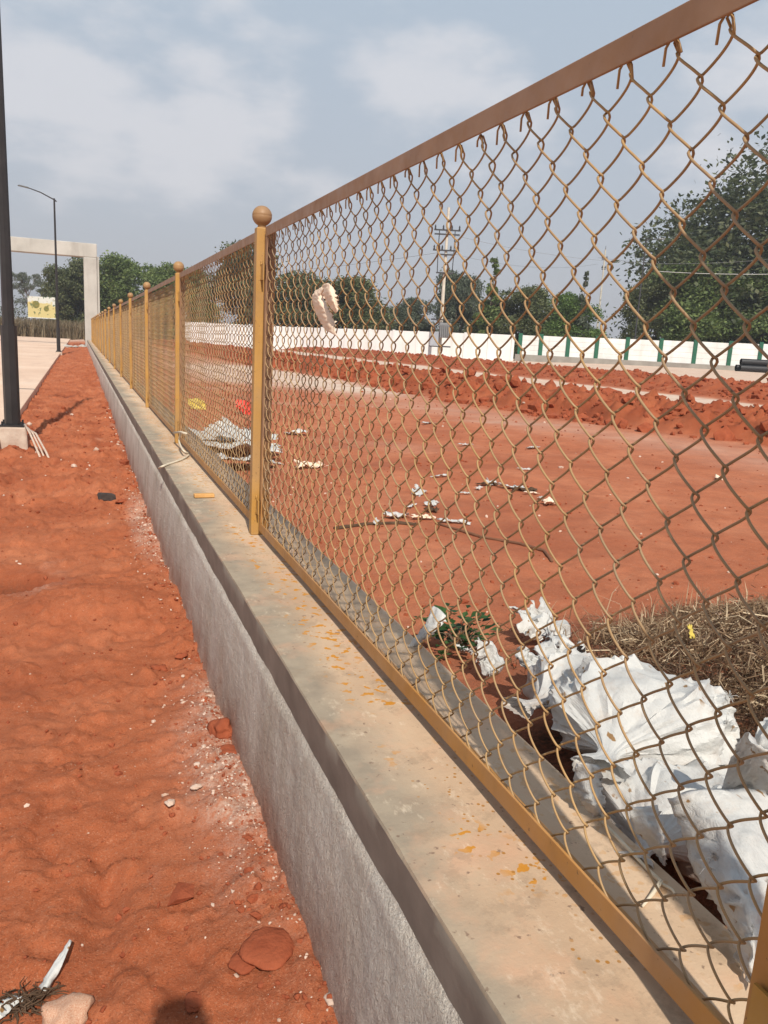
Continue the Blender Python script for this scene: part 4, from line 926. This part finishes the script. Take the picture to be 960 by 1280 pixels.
V, Fq = straws(P, .045, .0013, 14, .6)
tag(link('matted_roots', npmesh('matted_roots', V, Fq, False), None, M['roots']), 'dark brown mat of roots and rotten stalks at the front of the grass heap', 'roots', kind='stuff')
n = 260; X_ = rng.uniform(1.6, 3.0, n); Y_ = rng.normal(2.35, .18, n); P = np.stack([X_, Y_, z_field(X_, Y_)], 1)
V, Fq = blades(n, P, .11, .0022, .5, 8)
tag(link('dry_grass_tufts', npmesh('dry_grass_tufts', V, Fq, False), None, M['straw']), 'thin straw stems standing along the rim of the grass heap', 'grass', kind='stuff')
p = onf(862, 800, .05); crumple('dry_leaf', .03, .045, (p.x, p.y, p.z+.03), (1.1, .2, .3), 40, M['yellow'], 'yellowed leaf lying on the grass heap', 'leaf', 6, 8, .2)

# scraps of plastic on the field
scr = [((522, 618), .20, .10, 'white plastic scrap, largest of the litter cluster in the field'), ((540, 632), .13, .07, 'narrow white scrap just below the largest scrap'),
       ((498, 648), .14, .09, 'white paper scrap beside the dark stick'), ((530, 649), .12, .06, 'torn white strip right of the paper scrap'), ((566, 654), .17, .06, 'flat white strip at the lower end of the litter cluster'),
       ((640, 611), .16, .09, 'white scrap on the upper litter cluster with dark cloth'), ((612, 606), .12, .08, 'pale scrap beside the dark cloth'), ((686, 631), .12, .09, 'lone curled white scrap at the end of the cluster'),
       ((550, 597), .22, .07, 'faint pale film lying behind the litter cluster'), ((371, 543), .28, .20, 'white crumpled bag near the ball topped post'), ((535, 530), .3, .12, 'small pale scrap out on the open field'),
       ((898, 599), .20, .10, 'pinkish white scrap alone on the right of the field'), ((665, 561), .3, .12, 'pale rag far out on the field'), ((582, 557), .26, .08, 'thin pale strip far out on the field'), ((580, 618), .10, .05, 'tiny pale flake between the two litter clusters'), ((388, 585), .3, .2, 'greyish crumpled film close to the ball topped post')]
scr += [((470, 655), .12, .05, 'small white flake at the left tip of the dark stick'), ((515, 634), .14, .04, 'long thin white sliver between the largest scrap and the paper scrap'), ((598, 612), .10, .06, 'pale flake left of the black torn cloth'), ((664, 618), .13, .06, 'white strip tangled in the dark trailing cloth'), ((676, 624), .09, .05, 'small beige scrap before the lone curled scrap'), ((655, 588), .14, .05, 'thin white scrap behind the dark trailing cloth')]
for k, ((px, py), w_, h_, lb) in enumerate(scr):
    p = onf(px, py); crumple('plastic_scrap', w_*(1.25 if k < 8 else .9), h_*(.95 if k < 8 else .7), (p.x, p.y, p.z+.012), (random.uniform(-.15, .15), random.uniform(-.1, .1), random.uniform(-.5, 1.2)), 50+k, (M['plastic'], M['plastic'], M['film'], M['beige'])[k % 4], lb, 'litter', 14, 8, .38, 'litter strewn over the red field', edge=.3)
for k, ((px, py), w_, lb) in enumerate((((610, 607), .2, 'black torn cloth in the upper litter cluster'), ((655, 614), .2, 'dark trailing cloth right of the black torn cloth'), ((540, 640), .10, 'small dark rag between white scraps'))):
    p = onf(px, py); crumple('dark_rag', w_, .07, (p.x, p.y, p.z+.01), (0, 0, random.uniform(-.3, .3)), 80+k, M['stick'], lb, 'rag', 14, 8, .45, 'dark rags in the litter')
def ground_tube(pxs_, r, m, name, label, cat, dz=.006):
    mb = MB(); P = []
    for a, b in zip(pxs_, pxs_[1:]):
        for i in range(6): P.append(onf(a[0]+(b[0]-a[0])*i/6, a[1]+(b[1]-a[1])*i/6)+Vector((0, 0, dz)))
    P.append(onf(*pxs_[-1])+Vector((0, 0, dz))); mb.tube(P, [r*random.uniform(.8, 1.2) for _ in P], 6); return tag(mb.build(name, m, smooth=True), label, cat)
ground_tube([(418, 662), (460, 656), (500, 655), (520, 657)], .014, M['stick'], 'stick', 'short dark stick lying left of the white scraps', 'stick')
ground_tube([(545, 655), (600, 672), (650, 681), (680, 690), (690, 703)], .010, simple('dusty_hose', (.14, .065, .04), (.20, .10, .06), 20, .9, .1), 'stick', 'long thin branch curving down from the litter cluster', 'stick')
p = onf(246, 511); crumple('yellow_wrapper', .30, .22, (p.x, p.y, p.z+.04), (.9, 0, .3), 91, M['yellow'], 'yellow plastic wrapper in the field behind the second panel', 'litter', 12, 10, .35)
p = onf(306, 517); crumple('red_wrapper', .28, .30, (p.x, p.y, p.z+.06), (1.0, 0, .5), 92, M['red'], 'bright red plastic bag left of the ball topped post', 'litter', 12, 10, .35)
# flattened sacks in the distance beyond the coping
for k, (px, py, dz, ln_, w_, rz, lb) in enumerate(((258, 552, .02, .95, .55, .5, 'pale flattened sack at the back of the far stack'), (272, 562, .10, .95, .55, .15, 'flattened sack on top of the far stack'), (288, 568, .06, .85, .5, -.1, 'flattened sack on the right flank of the far stack'), (284, 583, .03, .85, .45, .25, 'lowest front sack of the far stack beside the coping'))):
    p = onf(px, py+4); crumple('flattened_sack', ln_, w_, (p.x, p.y, p.z+.05+dz), (.10-.06*k, .08*k-.12, rz), 130+k, M['sack_far'], lb, 'sack', 34, 24, .17, 'flattened sacks beyond the second panel', edge=.22)

# things on the wall and fence
p = gp(255, 622, COPE); m = MB(); m.box((0, 0, .011), (.105, .038, .020)); o = m.build('wood_offcut', M['wood'], None, (p.x, p.y, COPE+.001), bevel=.004); o.rotation_euler.z = .06
tag(o, 'small orange wooden offcut lying on the coping before the ball topped post', 'offcut')
m = MB(); P = [at(226, 541, X=.67), at(224, 552, X=.665), at(229, 563, X=.66), at(236, 568, z=COPE+.012), at(228, 574, z=COPE+.008), at(214, 579, z=COPE+.006), at(203, 583, z=COPE+.006), at(199, 585, z=COPE-.02)]
P = catmull(P, 5); m.tube(P, .007, 6); m.tube([at(219, 541, X=.674)+Vector((-.01, 0, 0)), at(226, 540, X=.665), at(233, 542, X=.674)], .008, 6)
tag(m.build('tied_cord', M['cord'], smooth=True), 'pale cord tied round the second post foot and trailing over the coping', 'cord')
g_ = [[at(402, 358, X=.695), at(391, 367, X=.695), at(390, 376, X=.69), at(394, 390, X=.69), at(400, 403, X=.685), at(408, 414, X=.685)],
      [at(404, 360, X=.685), at(398, 370, X=.68), at(399, 379, X=.675), at(404, 391, X=.678), at(409, 403, X=.68), at(413, 416, X=.685)],
      [at(406, 361, X=.69), at(405, 370, X=.695), at(408, 379, X=.69), at(413, 390, X=.69), at(418, 402, X=.695), at(420, 420, X=.69)]]
tag(drape('plastic_rag', g_, M['beige'], 33, .004, 8, torn=0), 'beige plastic rag caught on the netting, hanging long end', 'rag')
g_ = [[at(403, 357, X=.69), at(404, 368, X=.685), at(409, 379, X=.685), at(419, 392, X=.69)], [at(410, 354, X=.685), at(412, 366, X=.675), at(416, 376, X=.675), at(421, 390, X=.685)], [at(417, 360, X=.69), at(420, 369, X=.69), at(422, 378, X=.69), at(423, 388, X=.69)]]
tag(drape('plastic_rag', g_, M['beige'], 35, .004, 8, torn=0), 'shorter beige flap knotted to the long plastic rag on the netting', 'rag')
# corner bottom-left: roots and plastic
g_ = [[onl(48, 1240)+Vector((0, 0, .01)), onl(66, 1222)+Vector((0, 0, .03)), onl(88, 1198)+Vector((0, 0, .05))], [onl(55, 1246)+Vector((0, 0, .015)), onl(72, 1226)+Vector((0, 0, .04)), onl(89, 1199)+Vector((0, 0, .05))], [onl(60, 1242)+Vector((0, 0, .005)), onl(78, 1222)+Vector((0, 0, .03)), onl(90, 1200)+Vector((0, 0, .05))]]
tag(drape('plastic_sliver', g_, M['plastic'], 41, .003), 'pointed white plastic sliver sticking out of dark roots', 'litter')
p = onl(8, 1268); crumple('plastic_scrap', .06, .03, (p.x, p.y, p.z+.015), (.2, 0, .8), 44, M['plastic'], 'white plastic piece beside the dark roots in the corner', 'litter', 10, 6, .3)
m = MB(); c = onl(28, 1256)
for k in range(70):
    a = random.uniform(0, 6.28); P = [c+Vector((random.gauss(0, .022), random.gauss(0, .014), random.uniform(0, .02)))]
    for _ in range(5): a += random.gauss(0, .8); P.append(P[-1]+Vector((math.cos(a)*.014, math.sin(a)*.010, random.gauss(0, .004)))); P[-1].z = max(P[-1].z, c.z)
    m.tube(P, [.0022, .0022, .002, .0016, .0012, .0006], 5)
tag(m.build('root_tangle', M['stick'], smooth=True), 'dark tangle of roots on red earth in the near corner', 'roots')
# rubble at the gateway foot
for k, lb in enumerate(('pale rubble block at the left end of the heap before the gateway', 'pale rubble block touching the gateway pillar', 'small pale rubble block in the middle of the heap by the gateway')):
    p = Vector(((-.7, .2, -.25)[k], (57, 58.5, 56)[k], 0)); s = (.30, .26, .18)[k]
    rock('rubble_block', (p.x, p.y, zl(p.x, p.y)), (s, s*.8, s*.6), M['concrete'], lb, 'rubble', 60+k, 'rubble at the gateway pillar')

# ------------------------------------------------------------------ motorcycle at the far left
mc = empty('motorcycle', (-4.30, 44, .125), 'dark motorcycle parked on the road, seen from its end', 'motorcycle', rz=R_(62))
for x in (-.65, .65):
    m = MB(); n_ = 24
    for r0, rr_, mi in ((.27, .045, 0),):
        pts = [(x+r0*math.cos(2*math.pi*j/n_), 0, .31+r0*math.sin(2*math.pi*j/n_)) for j in range(n_+1)]; m.tube(pts, rr_, 8, False)
    wh = m.build('wheel', M['black'], mc, smooth=True)
    m = MB(); m.tube([(x+.23*math.cos(2*math.pi*j/n_), 0, .31+.23*math.sin(2*math.pi*j/n_)) for j in range(n_+1)], .012, 6, False)
    for j in range(6): a = j*math.pi/3; m.tube([(x, 0, .31), (x+.23*math.cos(a), 0, .31+.23*math.sin(a))], .008, 4)
    m.build('rim', M['chrome'], wh)
m = MB(); m.tube([(-.25, 0, .80), (-.1, 0, .86), (.18, 0, .86), (.32, 0, .78)], [.08, .13, .13, .06], 12); m.build('fuel_tank', M['black_metal'], mc, smooth=True)
m = MB(); m.tube([(-.80, 0, .84), (-.5, 0, .80), (-.2, 0, .78)], [.07, .11, .08], 10); m.build('seat', M['black'], mc, smooth=True)
m = MB(); m.box((0, 0, .45), (.42, .26, .34)); m.build('engine', M['galv'], mc, bevel=.04)
m = MB(); m.tube([(.65, .07, .31), (.42, .07, .95)], .022, 6); m.tube([(.65, -.07, .31), (.42, -.07, .95)], .022, 6); m.build('fork', M['chrome'], mc)
m = MB(); m.tube([(.30, .36, 1.03), (.40, .15, .99), (.40, -.15, .99), (.30, -.36, 1.03)], .014, 6); m.build('handlebar', M['black'], mc)
m = MB(); m.tube([(.46, 0, .85), (.56, 0, .85)], [.06, .09], 12); m.build('headlight', M['chrome'], mc)
m = MB(); m.tube([(-.1, -.15, .3), (-.75, -.17, .36)], [.03, .045], 8); m.build('exhaust', M['chrome'], mc)
m = MB(); m.tube([(-.65, 0, .31), (-.1, 0, .4), (.1, 0, .4), (.40, 0, .82)], .03, 6); m.tube([(-.75, 0, .78), (-.2, 0, .55)], .025, 6); m.build('frame', M['dark_iron'], mc)
m = MB(); m.tube([(0, .1, .2), (.02, .28, -.0)], .012, 5); m.build('kickstand', M['dark_iron'], mc)

# ------------------------------------------------------------------ the photographer, standing behind the camera: only the shadow is in view
def skin_body(name, verts, edges, m, parent=None, root=0):
    me = bpy.data.meshes.new(name); me.from_pydata([v[:3] for v in verts], edges, []); o = link(name, me, parent, m)
    sk = o.modifiers.new('skin', 'SKIN'); sk.use_smooth_shade = True
    for v, d in zip(verts, me.skin_vertices[0].data): d.radius = (v[3], v[4] if len(v) > 4 else v[3])
    me.skin_vertices[0].data[root].use_root = True
    sb = o.modifiers.new('sub', 'SUBSURF'); sb.levels = 1; sb.render_levels = 2; return o
ph = empty('person', (-.05, -.30, 0), 'photographer in a plain shirt holding up a phone, behind the camera', 'person')
skin_ = simple('skin', (.30, .16, .10), (.36, .20, .13), 9, .55, .3); shirt = simple('shirt', (.10, .14, .22), (.14, .18, .27), 9, .9, .2); trou = simple('trousers', (.05, .05, .06), (.08, .08, .09), 9, .9, .2); hair = simple('hair', (.012, .01, .009), (.02, .017, .015), 60, .7, .3)
Vb = [(0, 0, .95, .15, .11), (0, .01, 1.12, .14, .10), (0, 0, 1.30, .17, .11), (0, -.01, 1.41, .10, .08), (0, .01, 1.48, .052), (0, .02, 1.56, .07, .085), (0, .02, 1.64, .075, .092), (0, .0, 1.70, .055, .07),
      (.17, -.01, 1.37, .055), (.24, .04, 1.14, .045), (.10, .19, 1.27, .032), (-.17, -.01, 1.37, .055), (-.24, .04, 1.14, .045), (-.02, .19, 1.27, .032),
      (.09, 0, .86, .085), (.10, .02, .48, .058), (.11, -.02, .10, .042), (.12, .10, .035, .035), (-.09, 0, .86, .085), (-.10, .02, .48, .058), (-.11, -.02, .10, .042), (-.12, .10, .035, .035)]
Eb = [(0, 1), (1, 2), (2, 3), (3, 4), (4, 5), (5, 6), (6, 7), (2, 8), (8, 9), (9, 10), (2, 11), (11, 12), (12, 13), (0, 14), (14, 15), (15, 16), (16, 17), (0, 18), (18, 19), (19, 20), (20, 21)]
skin_body('body', Vb, Eb, skin_, ph)
skin_body('shirt', [(x, y, z, r_[0]+.012, (r_[1] if len(r_) > 1 else r_[0])+.012) for x, y, z, *r_ in (Vb[0], Vb[1], Vb[2], Vb[3])]+[(.17, -.01, 1.37, .068), (.235, .03, 1.18, .06), (-.17, -.01, 1.37, .068), (-.235, .03, 1.18, .06)], [(0, 1), (1, 2), (2, 3), (2, 4), (4, 5), (2, 6), (6, 7)], shirt, ph)
skin_body('trousers', [(0, 0, .96, .155, .12), (.09, 0, .86, .10), (.10, .02, .48, .078), (.11, -.02, .09, .066), (-.09, 0, .86, .10), (-.10, .02, .48, .078), (-.11, -.02, .09, .066)], [(0, 1), (1, 2), (2, 3), (0, 4), (4, 5), (5, 6)], trou, ph)
skin_body('hair', [(0, .0, 1.68, .082, .09), (0, -.03, 1.62, .075, .085), (0, -.045, 1.57, .06, .06)], [(0, 1), (1, 2)], hair, ph)
m = MB()
for sx in (-1, 1): m.lathe([(.002, -.006), (.010, -.004), (.012, .002), (.004, .006)], (sx*.032, .108, 1.635), 8)
m.build('eyes', M['dark_iron'], ph, smooth=True)
skin_body('nose', [(0, .105, 1.635, .008), (0, .122, 1.60, .012)], [(0, 1)], skin_, ph)
for sx, hx in ((1, .10), (-1, -.02)):
    hv = [(hx, .19, 1.27, .026, .018), (hx-sx*.005, .235, 1.325, .036, .018)]; he = [(0, 1)]
    for k in range(4):
        b = len(hv); q = (k-1.5)*.018; l = (.9, 1, .95, .75)[k]
        hv += [(hx+q, .242, 1.352, .0085), (hx+q*1.05, .235, 1.352+.032*l, .0075), (hx+q*1.05-sx*.006, .242, 1.352+.055*l, .0065)]; he += [(1, b), (b, b+1), (b+1, b+2)]
    b = len(hv); hv += [(hx-sx*.035, .245, 1.32, .010), (hx-sx*.052, .252, 1.345, .0085)]; he += [(1, b), (b, b+1)]
    skin_body('hand', hv, he, skin_, ph)
m = MB(); m.box((.04, .258, 1.405), (.075, .009, .155)); phone = m.build('phone', M['black'], None, (-.05, -.30, 0), bevel=.003); tag(phone, 'dark phone held upright by the photographer behind the camera', 'phone')

# ------------------------------------------------------------------ thin haze in the air
hz = MB(); hz.box((0, 1230, 24), (1760, 2540, 51)); hm = bpy.data.materials.new('haze'); hm.use_nodes = True; t = hm.node_tree; t.nodes.clear()
v_ = N(t, 'ShaderNodeVolumePrincipled'); v_.inputs['Color'].default_value = (.86, .88, .93, 1); v_.inputs['Density'].default_value = .0007; v_.inputs['Anisotropy'].default_value = .2
L(t, v_.outputs[0], N(t, 'ShaderNodeOutputMaterial').inputs['Volume']); tag(hz.build('haze', hm), 'pale haze in the air over the whole place', 'haze', kind='stuff')
